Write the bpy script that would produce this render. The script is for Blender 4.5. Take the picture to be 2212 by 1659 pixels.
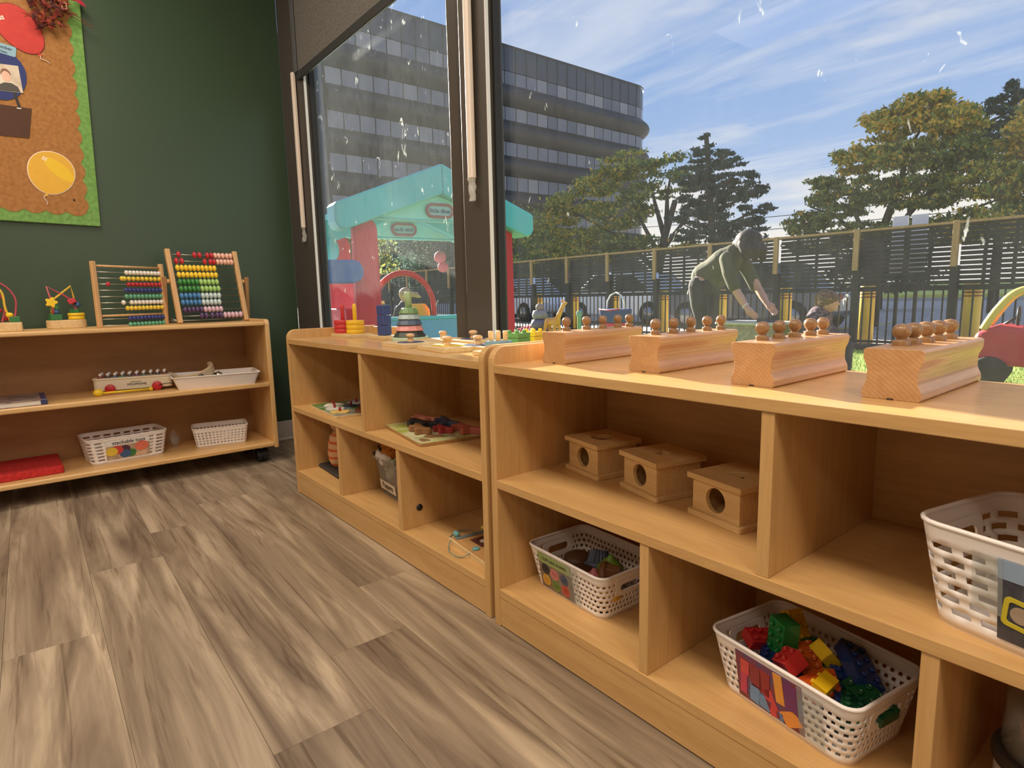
import bpy, bmesh, math, random
import numpy as np
from mathutils import Vector, Matrix, Euler
random.seed(7); np.random.seed(7)
sc = bpy.context.scene
for o in list(bpy.data.objects): bpy.data.objects.remove(o)
COL = sc.collection
pi = math.pi

# ------------------------------------------------------------------ camera
CAM = Vector((1.05817, -0.77875, 0.75703))
cR = Vector((0.62662508, 0.77900181, -0.02229752)); cU = Vector((-0.09914888, 0.10806853, 0.98918688)); cF = Vector((-0.77298804, 0.61763854, -0.14495561))
cd = bpy.data.cameras.new('camera'); cam = bpy.data.objects.new('camera', cd); COL.objects.link(cam)
m = Matrix.Identity(4)
for i in range(3): m[i][0], m[i][1], m[i][2], m[i][3] = cR[i], cU[i], -cF[i], CAM[i]
cam.matrix_world = m
cd.sensor_fit = 'HORIZONTAL'; cd.sensor_width = 36; cd.lens = 1298.85 / 2212 * 36; cd.clip_start = 0.02; cd.clip_end = 400
sc.camera = cam

# ------------------------------------------------------------------ exposure
vs = sc.view_settings
sc.display_settings.display_device = 'sRGB'
vs.view_transform = 'Standard'; vs.look = 'None'; vs.exposure = 0.0; vs.gamma = 1.0; vs.use_curve_mapping = False

# ------------------------------------------------------------------ sky
w = bpy.data.worlds.new('sky'); sc.world = w; w.use_nodes = True
nt = w.node_tree; nt.nodes.clear()
def N(t, **k):
    n = nt.nodes.new(t)
    for a, b in k.items(): setattr(n, a, b)
    return n
def LK(a, b): nt.links.new(a, b)
out = N('ShaderNodeOutputWorld'); bg = N('ShaderNodeBackground'); tc = N('ShaderNodeTexCoord'); sp = N('ShaderNodeSeparateXYZ')
LK(tc.outputs['Generated'], sp.inputs[0])
ramp = N('ShaderNodeValToRGB'); e = ramp.color_ramp.elements
e[0].position = 0.0; e[0].color = (.62, .70, .82, 1); e[1].position = 1.0; e[1].color = (.10, .22, .58, 1)
for p, c in ((.12, (.44, .58, .84, 1)), (.34, (.28, .44, .78, 1)), (.6, (.17, .32, .70, 1))):
    x = ramp.color_ramp.elements.new(p); x.color = c
LK(sp.outputs['Z'], ramp.inputs[0])
# streaky high cloud: project the view vector on a flat layer
zc = N('ShaderNodeMath', operation='MAXIMUM'); zc.inputs[1].default_value = .05; LK(sp.outputs['Z'], zc.inputs[0])
dv = N('ShaderNodeVectorMath', operation='DIVIDE'); cz = N('ShaderNodeCombineXYZ')
for i in range(3): LK(zc.outputs[0], cz.inputs[i])
LK(tc.outputs['Generated'], dv.inputs[0]); LK(cz.outputs[0], dv.inputs[1])
mp = N('ShaderNodeMapping'); mp.inputs['Rotation'].default_value = (0, 0, math.radians(28)); mp.inputs['Scale'].default_value = (.42, 1.5, 1); mp.inputs['Location'].default_value = (3.1, 1.4, 0)
LK(dv.outputs[0], mp.inputs[0])
nz = N('ShaderNodeTexNoise'); nz.inputs['Scale'].default_value = 1.15; nz.inputs['Detail'].default_value = 6; nz.inputs['Roughness'].default_value = .58; nz.inputs['Distortion'].default_value = .5
LK(mp.outputs[0], nz.inputs['Vector'])
cr = N('ShaderNodeValToRGB'); cr.color_ramp.elements[0].position = .47; cr.color_ramp.elements[1].position = .74
LK(nz.outputs[0], cr.inputs[0])
# low cloud bank near the horizon
mp2 = N('ShaderNodeMapping'); mp2.inputs['Scale'].default_value = (2.2, 2.2, 9); LK(tc.outputs['Generated'], mp2.inputs[0])
nz2 = N('ShaderNodeTexNoise'); nz2.inputs['Scale'].default_value = 1.7; nz2.inputs['Detail'].default_value = 5; LK(mp2.outputs[0], nz2.inputs['Vector'])
low = N('ShaderNodeMapRange'); low.inputs[1].default_value = .20; low.inputs[2].default_value = .06; LK(sp.outputs['Z'], low.inputs[0])
lm = N('ShaderNodeMath', operation='MULTIPLY_ADD'); lm.inputs[1].default_value = .55; LK(low.outputs[0], lm.inputs[0]); LK(nz2.outputs[0], lm.inputs[2])
cr2 = N('ShaderNodeValToRGB'); cr2.color_ramp.elements[0].position = .58; cr2.color_ramp.elements[1].position = .84; LK(lm.outputs[0], cr2.inputs[0])
up = N('ShaderNodeMath', operation='MULTIPLY'); up.inputs[1].default_value = .74; LK(cr.outputs[0], up.inputs[0])
mx = N('ShaderNodeMixRGB'); mx.inputs[2].default_value = (.84, .85, .90, 1); LK(up.outputs[0], mx.inputs[0]); LK(ramp.outputs[0], mx.inputs[1])
mx2 = N('ShaderNodeMixRGB'); mx2.inputs[2].default_value = (.95, .90, .85, 1); LK(cr2.outputs[0], mx2.inputs[0]); LK(mx.outputs[0], mx2.inputs[1])
LK(mx2.outputs[0], bg.inputs[0]); bg.inputs[1].default_value = 1.0; LK(bg.outputs[0], out.inputs[0])

# ------------------------------------------------------------------ sun (low, from outside on the left)
SUN_AZ = math.radians(12); SUN_EL = math.radians(18.3)
to_sun = Vector((-math.cos(SUN_AZ) * math.cos(SUN_EL), math.sin(SUN_AZ) * math.cos(SUN_EL), math.sin(SUN_EL)))
sl = bpy.data.lights.new('sun', 'SUN'); sl.energy = 25.0; sl.color = (1.0, .91, .76); sl.angle = math.radians(.6)
so = bpy.data.objects.new('sun', sl); COL.objects.link(so); so.rotation_euler = to_sun.to_track_quat('Z', 'Y').to_euler()

# ------------------------------------------------------------------ the room's ceiling lamps
LAMPS = [(-1.2, -1.0), (0.6, -1.0), (2.4, -1.0), (-1.2, -2.9), (0.6, -2.9), (2.4, -2.9)]
for i, (x, y) in enumerate(LAMPS):
    al = bpy.data.lights.new('ceiling_lamp', 'AREA'); al.shape = 'RECTANGLE'; al.size = 1.15; al.size_y = .55
    al.energy = 32 if y > -2 else 16; al.color = (1.0, .87, .71)
    ao = bpy.data.objects.new('ceiling_lamp_light', al); COL.objects.link(ao); ao.location = (x, y, 2.70)
# ================================================================== helpers
class MB:
    """collects faces, then becomes ONE mesh object"""
    def __init__(s): s.v = []; s.f = []; s.mi = []; s.sm = []; s.M = Matrix.Identity(4)
    def at(s, loc=(0, 0, 0), rot=(0, 0, 0), sc_=(1, 1, 1)):
        s.M = Matrix.Translation(loc) @ Euler(rot).to_matrix().to_4x4() @ Matrix.Diagonal((*sc_, 1)); return s
    def add(s, vs_, fs, mi=0, smooth=False):
        b = len(s.v); s.v += [tuple(s.M @ Vector(p)) for p in vs_]
        for f in fs: s.f.append(tuple(b + i for i in f)); s.mi.append(mi); s.sm.append(smooth)
        return s
    def box(s, x0, x1, y0, y1, z0, z1, mi=0):
        v = [(x0, y0, z0), (x1, y0, z0), (x1, y1, z0), (x0, y1, z0), (x0, y0, z1), (x1, y0, z1), (x1, y1, z1), (x0, y1, z1)]
        return s.add(v, [(3, 2, 1, 0), (4, 5, 6, 7), (0, 1, 5, 4), (1, 2, 6, 5), (2, 3, 7, 6), (3, 0, 4, 7)], mi)
    def cb(s, c, d, mi=0):
        return s.box(c[0] - d[0] / 2, c[0] + d[0] / 2, c[1] - d[1] / 2, c[1] + d[1] / 2, c[2] - d[2] / 2, c[2] + d[2] / 2, mi)
    def lathe(s, prof, n=20, c=(0, 0, 0), mi=0, ax='z', smooth=True):
        vs_ = []; k = len(prof)
        for i in range(n):
            a = 2 * pi * i / n; ca, sa = math.cos(a), math.sin(a)
            for r, z in prof:
                p = (r * ca, r * sa, z)
                if ax == 'x': p = (z, r * ca, r * sa)
                if ax == 'y': p = (r * sa, z, r * ca)
                vs_.append((p[0] + c[0], p[1] + c[1], p[2] + c[2]))
        fs = [(i * k + j, ((i + 1) % n) * k + j, ((i + 1) % n) * k + j + 1, i * k + j + 1) for i in range(n) for j in range(k - 1)]
        if prof[0][0] > 1e-6: fs.append(tuple(i * k for i in reversed(range(n))))
        if prof[-1][0] > 1e-6: fs.append(tuple(i * k + k - 1 for i in range(n)))
        return s.add(vs_, fs, mi, smooth)
    def cyl(s, r, h, c=(0, 0, 0), n=18, mi=0, ax='z', ch=0.0, smooth=True):
        pr = [(r - ch, 0), (r, ch), (r, h - ch), (r - ch, h)] if ch else [(r, 0), (r, h)]
        return s.lathe(pr, n, c, mi, ax, smooth)
    def ball(s, r, c=(0, 0, 0), n=14, k=9, mi=0, sc_=(1, 1, 1)):
        prof = [(r * math.sin(pi * j / k), -r * math.cos(pi * j / k)) for j in range(k + 1)]
        prof[0] = (0, -r); prof[-1] = (0, r)
        M0 = s.M.copy(); s.M = s.M @ Matrix.Translation(c) @ Matrix.Diagonal((*sc_, 1)); s.lathe(prof, n, (0, 0, 0), mi); s.M = M0; return s
    def tube(s, pts, r, n=8, mi=0, closed=False, cap=True):
        pts = [Vector(p) for p in pts]; k = len(pts); rs = r if hasattr(r, '__len__') else [r] * k
        vs_ = []; up_ = None
        for i, p in enumerate(pts):
            a = pts[(i - 1) % k] if (closed or i) else p; b = pts[(i + 1) % k] if (closed or i < k - 1) else p
            d = (b - a).normalized()
            if up_ is None: up_ = Vector((0, 0, 1)) if abs(d.z) < .9 else Vector((1, 0, 0))
            x = d.cross(up_); x = x.normalized() if x.length > 1e-6 else d.orthogonal().normalized()
            y = x.cross(d).normalized(); up_ = y
            for j in range(n):
                t = 2 * pi * j / n; vs_.append(p + (x * math.cos(t) + y * math.sin(t)) * rs[i])
        fs = []
        for i in range(k if closed else k - 1):
            i2 = (i + 1) % k
            for j in range(n): fs.append((i * n + j, i * n + (j + 1) % n, i2 * n + (j + 1) % n, i2 * n + j))
        if cap and not closed: fs += [tuple(reversed(range(n))), tuple((k - 1) * n + j for j in range(n))]
        return s.add(vs_, fs, mi, True)
    def prism(s, poly, z0, z1, mi=0, ax='z', smooth=False):
        """extrude a polygon; ax z: (x,y); ax y: poly=(x,z) along y; ax x: poly=(y,z) along x"""
        n = len(poly)
        def P(a, b, c):
            return (a, b, c) if ax == 'z' else ((a, c, b) if ax == 'y' else (c, a, b))
        vs_ = [P(a, b, z0) for a, b in poly] + [P(a, b, z1) for a, b in poly]
        fs = [tuple(reversed(range(n))), tuple(range(n, 2 * n))]
        s.add(vs_, fs, mi, False)
        b = len(s.v) - 2 * n
        for i in range(n):
            j = (i + 1) % n; s.f.append((b + i, b + j, b + n + j, b + n + i)); s.mi.append(mi); s.sm.append(smooth)
        return s
    def ringprism(s, outer, inner, z0, z1, mi=0, ax='z'):
        """plate with a hole: outer and inner loops of the same count"""
        n = len(outer)
        def P(a, b, c):
            return (a, b, c) if ax == 'z' else ((a, c, b) if ax == 'y' else (c, a, b))
        vs_ = [P(*p, z) for z in (z0, z1) for L in (outer, inner) for p in L]
        fs = []
        for i in range(n):
            j = (i + 1) % n
            fs += [(i, n + i, n + j, j), (2 * n + i, 2 * n + j, 3 * n + j, 3 * n + i), (i, j, 2 * n + j, 2 * n + i), (n + i, 3 * n + i, 3 * n + j, n + j)]
        return s.add(vs_, fs, mi)
    def build(s, name, mat=None, parent=None, loc=(0, 0, 0), rot=(0, 0, 0), bevel=0, seg=2, kind=None):
        me = bpy.data.meshes.new(name); me.from_pydata(s.v, [], s.f)
        mats = mat if isinstance(mat, (list, tuple)) else [mat]
        for m_ in mats: me.materials.append(m_)
        if len(mats) > 1: me.polygons.foreach_set('material_index', s.mi)
        me.polygons.foreach_set('use_smooth', s.sm)
        bm = bmesh.new(); bm.from_mesh(me); bmesh.ops.recalc_face_normals(bm, faces=bm.faces); bm.to_mesh(me); bm.free()
        o = bpy.data.objects.new(name, me); COL.objects.link(o)
        o.location = loc; o.rotation_euler = rot
        if parent is not None: o.parent = parent
        if bevel:
            b = o.modifiers.new('edge', 'BEVEL'); b.width = bevel; b.segments = seg; b.limit_method = 'ANGLE'; b.angle_limit = math.radians(40)
        if kind: o['kind'] = kind
        return o
def tag(o, label, cat, group=None):
    o['label'] = label; o['category'] = cat
    if group: o['group'] = group
    return o
def thing(name, label, cat, loc=(0, 0, 0), rz=0, group=None, rot=None):
    o = bpy.data.objects.new(name, None); COL.objects.link(o); o.empty_display_size = .05
    o.location = loc; o.rotation_euler = rot if rot else (0, 0, rz)
    return tag(o, label, cat, group)
def dup(o, name=None, parent=None, loc=None, rot=None):
    c = o.copy(); COL.objects.link(c); c.name = name or o.name.split('.')[0]
    if parent is not None: c.parent = parent
    if loc is not None: c.location = loc
    if rot is not None: c.rotation_euler = rot
    return c
def duptree(o, loc, rot=None, label=None):
    r = dup(o, None, None, loc, rot)
    if label: r['label'] = label
    for ch in list(o.children):
        c = dup(ch, None, r)
        for g_ in list(ch.children): dup(g_, None, c)
    return r
def text(body, size, name, mat, parent, loc, rot, ext=.0002, align='CENTER', bold=0.0):
    cu = bpy.data.curves.new(name, 'FONT'); cu.body = body; cu.size = size; cu.extrude = ext; cu.align_x = align; cu.align_y = 'CENTER'; cu.offset = bold
    t = bpy.data.objects.new(name, cu); COL.objects.link(t)
    bpy.context.view_layer.update()
    me = bpy.data.meshes.new_from_object(t.evaluated_get(bpy.context.evaluated_depsgraph_get()))
    bpy.data.objects.remove(t); me.name = name
    o = bpy.data.objects.new(name, me); COL.objects.link(o); me.materials.clear(); me.materials.append(mat)
    o.parent = parent; o.location = loc; o.rotation_euler = rot
    return o
def rrect(w_, h, r, n=5, cx=0, cy=0):
    pts = []
    for (sx, sy, a0) in ((1, 1, 0), (-1, 1, 90), (-1, -1, 180), (1, -1, 270)):
        for i in range(n + 1):
            a = math.radians(a0 + 90 * i / n); pts.append((cx + sx * (w_ / 2 - r) + r * math.cos(a), cy + sy * (h / 2 - r) + r * math.sin(a)))
    return pts
def circ(r, n=24, cx=0, cy=0, sy=1):
    return [(cx + r * math.cos(2 * pi * i / n), cy + r * sy * math.sin(2 * pi * i / n)) for i in range(n)]
def quadmesh(name, V, mat, parent=None, kind='stuff', mi=None, mats=None):
    """V: (n,4,3) array of quads, one mesh"""
    n = len(V); me = bpy.data.meshes.new(name)
    me.vertices.add(4 * n); me.vertices.foreach_set('co', np.asarray(V, np.float32).ravel())
    me.loops.add(4 * n); me.loops.foreach_set('vertex_index', np.arange(4 * n, dtype=np.int32))
    me.polygons.add(n); me.polygons.foreach_set('loop_start', np.arange(0, 4 * n, 4, dtype=np.int32))
    try: me.polygons.foreach_set('loop_total', np.full(n, 4, dtype=np.int32))
    except Exception: pass
    for m_ in (mats or [mat]): me.materials.append(m_)
    if mi is not None: me.polygons.foreach_set('material_index', np.asarray(mi, np.int32))
    me.update(); me.validate()
    o = bpy.data.objects.new(name, me); COL.objects.link(o)
    if parent is not None: o.parent = parent
    if kind: o['kind'] = kind
    return o

# ================================================================== materials
def newmat(name):
    m_ = bpy.data.materials.new(name); m_.use_nodes = True; t = m_.node_tree; t.nodes.clear(); return m_, t
def s2l(c):
    return tuple(((x / 255) / 12.92 if x / 255 <= .04045 else ((x / 255 + .055) / 1.055) ** 2.4) for x in c) + (1,)
MC = {}
def flat(rgb, rough=.5, spec=.5, metal=0, name=None, coat=0, sub=0, trans=0, var=.06, vs_=40, bump=0):
    """plain coloured material with a faint procedural mottling"""
    key = (rgb, rough, spec, metal, coat, trans, var, bump)
    if key in MC: return MC[key]
    m_, t = newmat(name or 'paint_%d_%d_%d' % rgb); n = t.nodes; L = t.links
    o = n.new('ShaderNodeOutputMaterial'); b = n.new('ShaderNodeBsdfPrincipled'); L.new(b.outputs[0], o.inputs[0])
    tcn = n.new('ShaderNodeTexCoord'); nz_ = n.new('ShaderNodeTexNoise'); nz_.inputs['Scale'].default_value = vs_; nz_.inputs['Detail'].default_value = 3
    L.new(tcn.outputs['Object'], nz_.inputs['Vector'])
    mr = n.new('ShaderNodeMapRange'); mr.inputs[3].default_value = 1 - var * 2; mr.inputs[4].default_value = 1 + var * 2; L.new(nz_.outputs[0], mr.inputs[0])
    mu = n.new('ShaderNodeMixRGB'); mu.blend_type = 'MULTIPLY'; mu.inputs[0].default_value = 1; mu.inputs[1].default_value = s2l(rgb); L.new(mr.outputs[0], mu.inputs[2])
    L.new(mu.outputs[0], b.inputs['Base Color'])
    b.inputs['Roughness'].default_value = rough; b.inputs['Metallic'].default_value = metal; b.inputs['Specular IOR Level'].default_value = spec
    b.inputs['Coat Weight'].default_value = coat
    if trans: b.inputs['Transmission Weight'].default_value = trans
    if bump:
        bn = n.new('ShaderNodeBump'); bn.inputs['Strength'].default_value = bump; bn.inputs['Distance'].default_value = .002; L.new(nz_.outputs[0], bn.inputs['Height']); L.new(bn.outputs[0], b.inputs['Normal'])
    MC[key] = m_; return m_
def wood(name, c1, c2, axis='x', scale=1.0, rough=.42, c3=None, streak=14, rings=False, coat=0.0, spec=.5):
    """grain stretched along one axis of object space"""
    m_, t = newmat(name); n = t.nodes; L = t.links
    o = n.new('ShaderNodeOutputMaterial'); b = n.new('ShaderNodeBsdfPrincipled'); L.new(b.outputs[0], o.inputs[0])
    tcn = n.new('ShaderNodeTexCoord'); oi = n.new('ShaderNodeObjectInfo'); mpn = n.new('ShaderNodeMapping')
    k = {'x': (1, streak, streak), 'y': (streak, 1, streak), 'z': (streak, streak, 1)}[axis]
    mpn.inputs['Scale'].default_value = tuple(a * scale for a in k)
    ad = n.new('ShaderNodeVectorMath'); ad.operation = 'ADD'; L.new(tcn.outputs['Object'], ad.inputs[0])
    rm = n.new('ShaderNodeMath'); rm.operation = 'MULTIPLY'; rm.inputs[1].default_value = 37; L.new(oi.outputs['Random'], rm.inputs[0]); L.new(rm.outputs[0], ad.inputs[1])
    L.new(ad.outputs[0], mpn.inputs[0])
    a = n.new('ShaderNodeTexNoise'); a.inputs['Scale'].default_value = 3; a.inputs['Detail'].default_value = 6; a.inputs['Roughness'].default_value = .62; a.inputs['Distortion'].default_value = .6; L.new(mpn.outputs[0], a.inputs['Vector'])
    r = n.new('ShaderNodeValToRGB'); r.color_ramp.elements[0].position = .34; r.color_ramp.elements[0].color = s2l(c2); r.color_ramp.elements[1].position = .66; r.color_ramp.elements[1].color = s2l(c1)
    L.new(a.outputs[0], r.inputs[0])
    f2 = n.new('ShaderNodeTexNoise'); f2.inputs['Scale'].default_value = 22; f2.inputs['Detail'].default_value = 3; L.new(mpn.outputs[0], f2.inputs['Vector'])
    mr = n.new('ShaderNodeMapRange'); mr.inputs[3].default_value = .86; mr.inputs[4].default_value = 1.14; L.new(f2.outputs[0], mr.inputs[0])
    mu = n.new('ShaderNodeMixRGB'); mu.blend_type = 'MULTIPLY'; mu.inputs[0].default_value = 1; L.new(r.outputs[0], mu.inputs[1]); L.new(mr.outputs[0], mu.inputs[2])
    last = mu
    if rings:
        wv = n.new('ShaderNodeTexWave'); wv.wave_type = 'RINGS'; wv.rings_direction = 'Y'; wv.inputs['Scale'].default_value = 62; wv.inputs['Distortion'].default_value = 1.6; wv.inputs['Detail'].default_value = 2; wv.inputs['Detail Scale'].default_value = .6
        off = n.new('ShaderNodeVectorMath'); off.operation = 'ADD'; L.new(tcn.outputs['Object'], off.inputs[0])
        rr = n.new('ShaderNodeMath'); rr.operation = 'MULTIPLY_ADD'; rr.inputs[1].default_value = .12; rr.inputs[2].default_value = .06; L.new(oi.outputs['Random'], rr.inputs[0])
        cx = n.new('ShaderNodeCombineXYZ'); L.new(rr.outputs[0], cx.inputs[0]); L.new(rr.outputs[0], cx.inputs[2]); L.new(cx.outputs[0], off.inputs[1]); L.new(off.outputs[0], wv.inputs['Vector'])
        m2 = n.new('ShaderNodeMapRange'); m2.inputs[3].default_value = .90; m2.inputs[4].default_value = 1.04; L.new(wv.outputs[1], m2.inputs[0])
        mu2 = n.new('ShaderNodeMixRGB'); mu2.blend_type = 'MULTIPLY'; mu2.inputs[0].default_value = 1; L.new(mu.outputs[0], mu2.inputs[1]); L.new(m2.outputs[0], mu2.inputs[2]); last = mu2
    L.new(last.outputs[0], b.inputs['Base Color']); b.inputs['Roughness'].default_value = rough; b.inputs['Coat Weight'].default_value = coat; b.inputs['Specular IOR Level'].default_value = spec
    bn = n.new('ShaderNodeBump'); bn.inputs['Strength'].default_value = .08; bn.inputs['Distance'].default_value = .001; L.new(f2.outputs[0], bn.inputs['Height']); L.new(bn.outputs[0], b.inputs['Normal'])
    return m_
MAPLE = (208, 166, 110); MAPLE2 = (196, 152, 96)
maple_x = wood('maple_laminate_x', MAPLE, MAPLE2, 'x', 1, .38)
maple_y = wood('maple_laminate_y', MAPLE, MAPLE2, 'y', 1, .38)
maple_z = wood('maple_laminate_z', MAPLE, MAPLE2, 'z', 1, .42)
maple_top = wood('maple_laminate_top', MAPLE, MAPLE2, 'x', 1, .24, spec=.9)
birch_y = wood('birch_ply_y', (226, 184, 126), (210, 164, 104), 'y', 1, .4)
birch_z = wood('birch_ply_z', (226, 184, 126), (208, 162, 102), 'z', 1, .4)
hardboard = wood('hardboard_back', (176, 130, 84), (164, 118, 74), 'y', .6, .6, streak=4)
beech = wood('beech_block', (198, 154, 110), (186, 140, 96), 'y', 1.2, .36, streak=10, rings=True, coat=.15)
beech_knob = wood('beech_knob', (152, 116, 80), (132, 98, 64), 'z', 4, .35, streak=5, coat=.2)
ply = wood('birch_box_ply', (222, 186, 132), (208, 168, 112), 'x', 2, .5)
pale_wood = wood('pale_wood', (226, 198, 150), (206, 174, 122), 'x', 2, .5)
pine_post = wood('pine_post', (196, 158, 112), (170, 132, 90), 'z', 1, .7)

def floor_mat():
    m_, t = newmat('vinyl_plank'); n = t.nodes; L = t.links
    o = n.new('ShaderNodeOutputMaterial'); b = n.new('ShaderNodeBsdfPrincipled'); L.new(b.outputs[0], o.inputs[0])
    tcn = n.new('ShaderNodeTexCoord'); oi = n.new('ShaderNodeObjectInfo')
    ad = n.new('ShaderNodeVectorMath'); ad.operation = 'ADD'; rm = n.new('ShaderNodeMath'); rm.operation = 'MULTIPLY'; rm.inputs[1].default_value = 53
    L.new(oi.outputs['Random'], rm.inputs[0]); L.new(tcn.outputs['Object'], ad.inputs[0]); L.new(rm.outputs[0], ad.inputs[1])
    def nz_(sx, sy, s, d, dist, rgh=.6):
        mpn = n.new('ShaderNodeMapping'); mpn.inputs['Scale'].default_value = (sx, sy, sy); L.new(ad.outputs[0], mpn.inputs[0])
        a = n.new('ShaderNodeTexNoise'); a.inputs['Scale'].default_value = s; a.inputs['Detail'].default_value = d; a.inputs['Distortion'].default_value = dist; a.inputs['Roughness'].default_value = rgh; L.new(mpn.outputs[0], a.inputs['Vector']); return a
    big = nz_(.7, 8, 1.6, 4, .9); fine = nz_(1.4, 60, 2.0, 4, .3); mid = nz_(1.2, 22, 1.5, 5, 1.4)
    r = n.new('ShaderNodeValToRGB'); r.color_ramp.elements[0].position = .30; r.color_ramp.elements[0].color = s2l((106, 88, 74)); r.color_ramp.elements[1].position = .74; r.color_ramp.elements[1].color = s2l((204, 182, 156))
    x = r.color_ramp.elements.new(.52); x.color = s2l((154, 135, 113)); L.new(big.outputs[0], r.inputs[0])
    m1 = n.new('ShaderNodeMapRange'); m1.inputs[3].default_value = .84; m1.inputs[4].default_value = 1.16; L.new(fine.outputs[0], m1.inputs[0])
    m2 = n.new('ShaderNodeValToRGB'); m2.color_ramp.elements[0].position = .33; m2.color_ramp.elements[0].color = (.62, .58, .55, 1); m2.color_ramp.elements[1].position = .45; m2.color_ramp.elements[1].color = (1, 1, 1, 1); L.new(mid.outputs[0], m2.inputs[0])
    u1 = n.new('ShaderNodeMixRGB'); u1.blend_type = 'MULTIPLY'; u1.inputs[0].default_value = 1; L.new(r.outputs[0], u1.inputs[1]); L.new(m1.outputs[0], u1.inputs[2])
    u2 = n.new('ShaderNodeMixRGB'); u2.blend_type = 'MULTIPLY'; u2.inputs[0].default_value = 1; L.new(u1.outputs[0], u2.inputs[1]); L.new(m2.outputs[0], u2.inputs[2])
    pv = n.new('ShaderNodeMapRange'); pv.inputs[3].default_value = .84; pv.inputs[4].default_value = 1.12; L.new(oi.outputs['Random'], pv.inputs[0])
    u3 = n.new('ShaderNodeMixRGB'); u3.blend_type = 'MULTIPLY'; u3.inputs[0].default_value = 1; L.new(u2.outputs[0], u3.inputs[1]); L.new(pv.outputs[0], u3.inputs[2])
    L.new(u3.outputs[0], b.inputs['Base Color']); b.inputs['Roughness'].default_value = .42
    bn = n.new('ShaderNodeBump'); bn.inputs['Strength'].default_value = .1; bn.inputs['Distance'].default_value = .001; L.new(fine.outputs[0], bn.inputs['Height']); L.new(bn.outputs[0], b.inputs['Normal'])
    return m_
vinyl = floor_mat()

def glass_mat(name, haze=.05, spots=.55, t1=.70, t2=.52):
    """dusty window glass: clear, with a thin film and dried drips that catch the sun"""
    m_, t = newmat(name); n = t.nodes; L = t.links
    o = n.new('ShaderNodeOutputMaterial'); tr = n.new('ShaderNodeBsdfTransparent'); tr.inputs[0].default_value = (.97, .98, .98, 1)
    tl = n.new('ShaderNodeBsdfTranslucent'); tl.inputs[0].default_value = (.95, .95, .94, 1)
    df = n.new('ShaderNodeBsdfDiffuse'); df.inputs[0].default_value = (.85, .85, .85, 1)
    ms = n.new('ShaderNodeMixShader'); ms.inputs[0].default_value = .25; L.new(tl.outputs[0], ms.inputs[1]); L.new(df.outputs[0], ms.inputs[2])
    tcn = n.new('ShaderNodeTexCoord')
    def nz_(sc_, s, d=4, dist=0):
        mpn = n.new('ShaderNodeMapping'); mpn.inputs['Scale'].default_value = sc_; L.new(tcn.outputs['Object'], mpn.inputs[0])
        a = n.new('ShaderNodeTexNoise'); a.inputs['Scale'].default_value = s; a.inputs['Detail'].default_value = d; a.inputs['Distortion'].default_value = dist; L.new(mpn.outputs[0], a.inputs['Vector']); return a
    f = nz_((1, 1, .35), 60, 3); big = nz_((1, 1, .6), 2.2, 3, .4); wp = nz_((1, 1, 1), 7, 2, 1.2)
    mr = n.new('ShaderNodeMapRange'); mr.inputs[1].default_value = .3; mr.inputs[2].default_value = .8; mr.inputs[3].default_value = haze * .55; mr.inputs[4].default_value = haze * 1.5; L.new(big.outputs[0], mr.inputs[0])
    mf = n.new('ShaderNodeMapRange'); mf.inputs[3].default_value = .45; mf.inputs[4].default_value = 1.55; L.new(f.outputs[0], mf.inputs[0])
    hz = n.new('ShaderNodeMath'); hz.operation = 'MULTIPLY'; L.new(mr.outputs[0], hz.inputs[0]); L.new(mf.outputs[0], hz.inputs[1])
    # sparse dried marks
    sp_ = nz_((1, 1, .45), 26, 6, 1.5); c1 = n.new('ShaderNodeMapRange'); c1.inputs[1].default_value = t1; c1.inputs[2].default_value = t1 + .04; L.new(sp_.outputs[0], c1.inputs[0])
    c2 = n.new('ShaderNodeMapRange'); c2.inputs[1].default_value = t2; c2.inputs[2].default_value = t2 + .08; L.new(wp.outputs[0], c2.inputs[0])
    mk = n.new('ShaderNodeMath'); mk.operation = 'MULTIPLY'; L.new(c1.outputs[0], mk.inputs[0]); L.new(c2.outputs[0], mk.inputs[1])
    mk2 = n.new('ShaderNodeMath'); mk2.operation = 'MULTIPLY_ADD'; mk2.inputs[1].default_value = spots; L.new(mk.outputs[0], mk2.inputs[0]); L.new(hz.outputs[0], mk2.inputs[2]); mk2.use_clamp = True
    m1 = n.new('ShaderNodeMixShader'); L.new(mk2.outputs[0], m1.inputs[0]); L.new(tr.outputs[0], m1.inputs[1]); L.new(ms.outputs[0], m1.inputs[2])
    gl = n.new('ShaderNodeBsdfGlossy'); gl.inputs['Roughness'].default_value = .02
    lw = n.new('ShaderNodeLayerWeight'); lw.inputs[0].default_value = .5
    pw = n.new('ShaderNodeMath'); pw.operation = 'POWER'; pw.inputs[1].default_value = 5; L.new(lw.outputs['Facing'], pw.inputs[0])
    fr = n.new('ShaderNodeMath'); fr.operation = 'MULTIPLY_ADD'; fr.inputs[1].default_value = .22; fr.inputs[2].default_value = .006; L.new(pw.outputs[0], fr.inputs[0])
    m2 = n.new('ShaderNodeMixShader'); L.new(fr.outputs[0], m2.inputs[0]); L.new(m1.outputs[0], m2.inputs[1]); L.new(gl.outputs[0], m2.inputs[2])
    L.new(m2.outputs[0], o.inputs[0]); return m_
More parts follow.
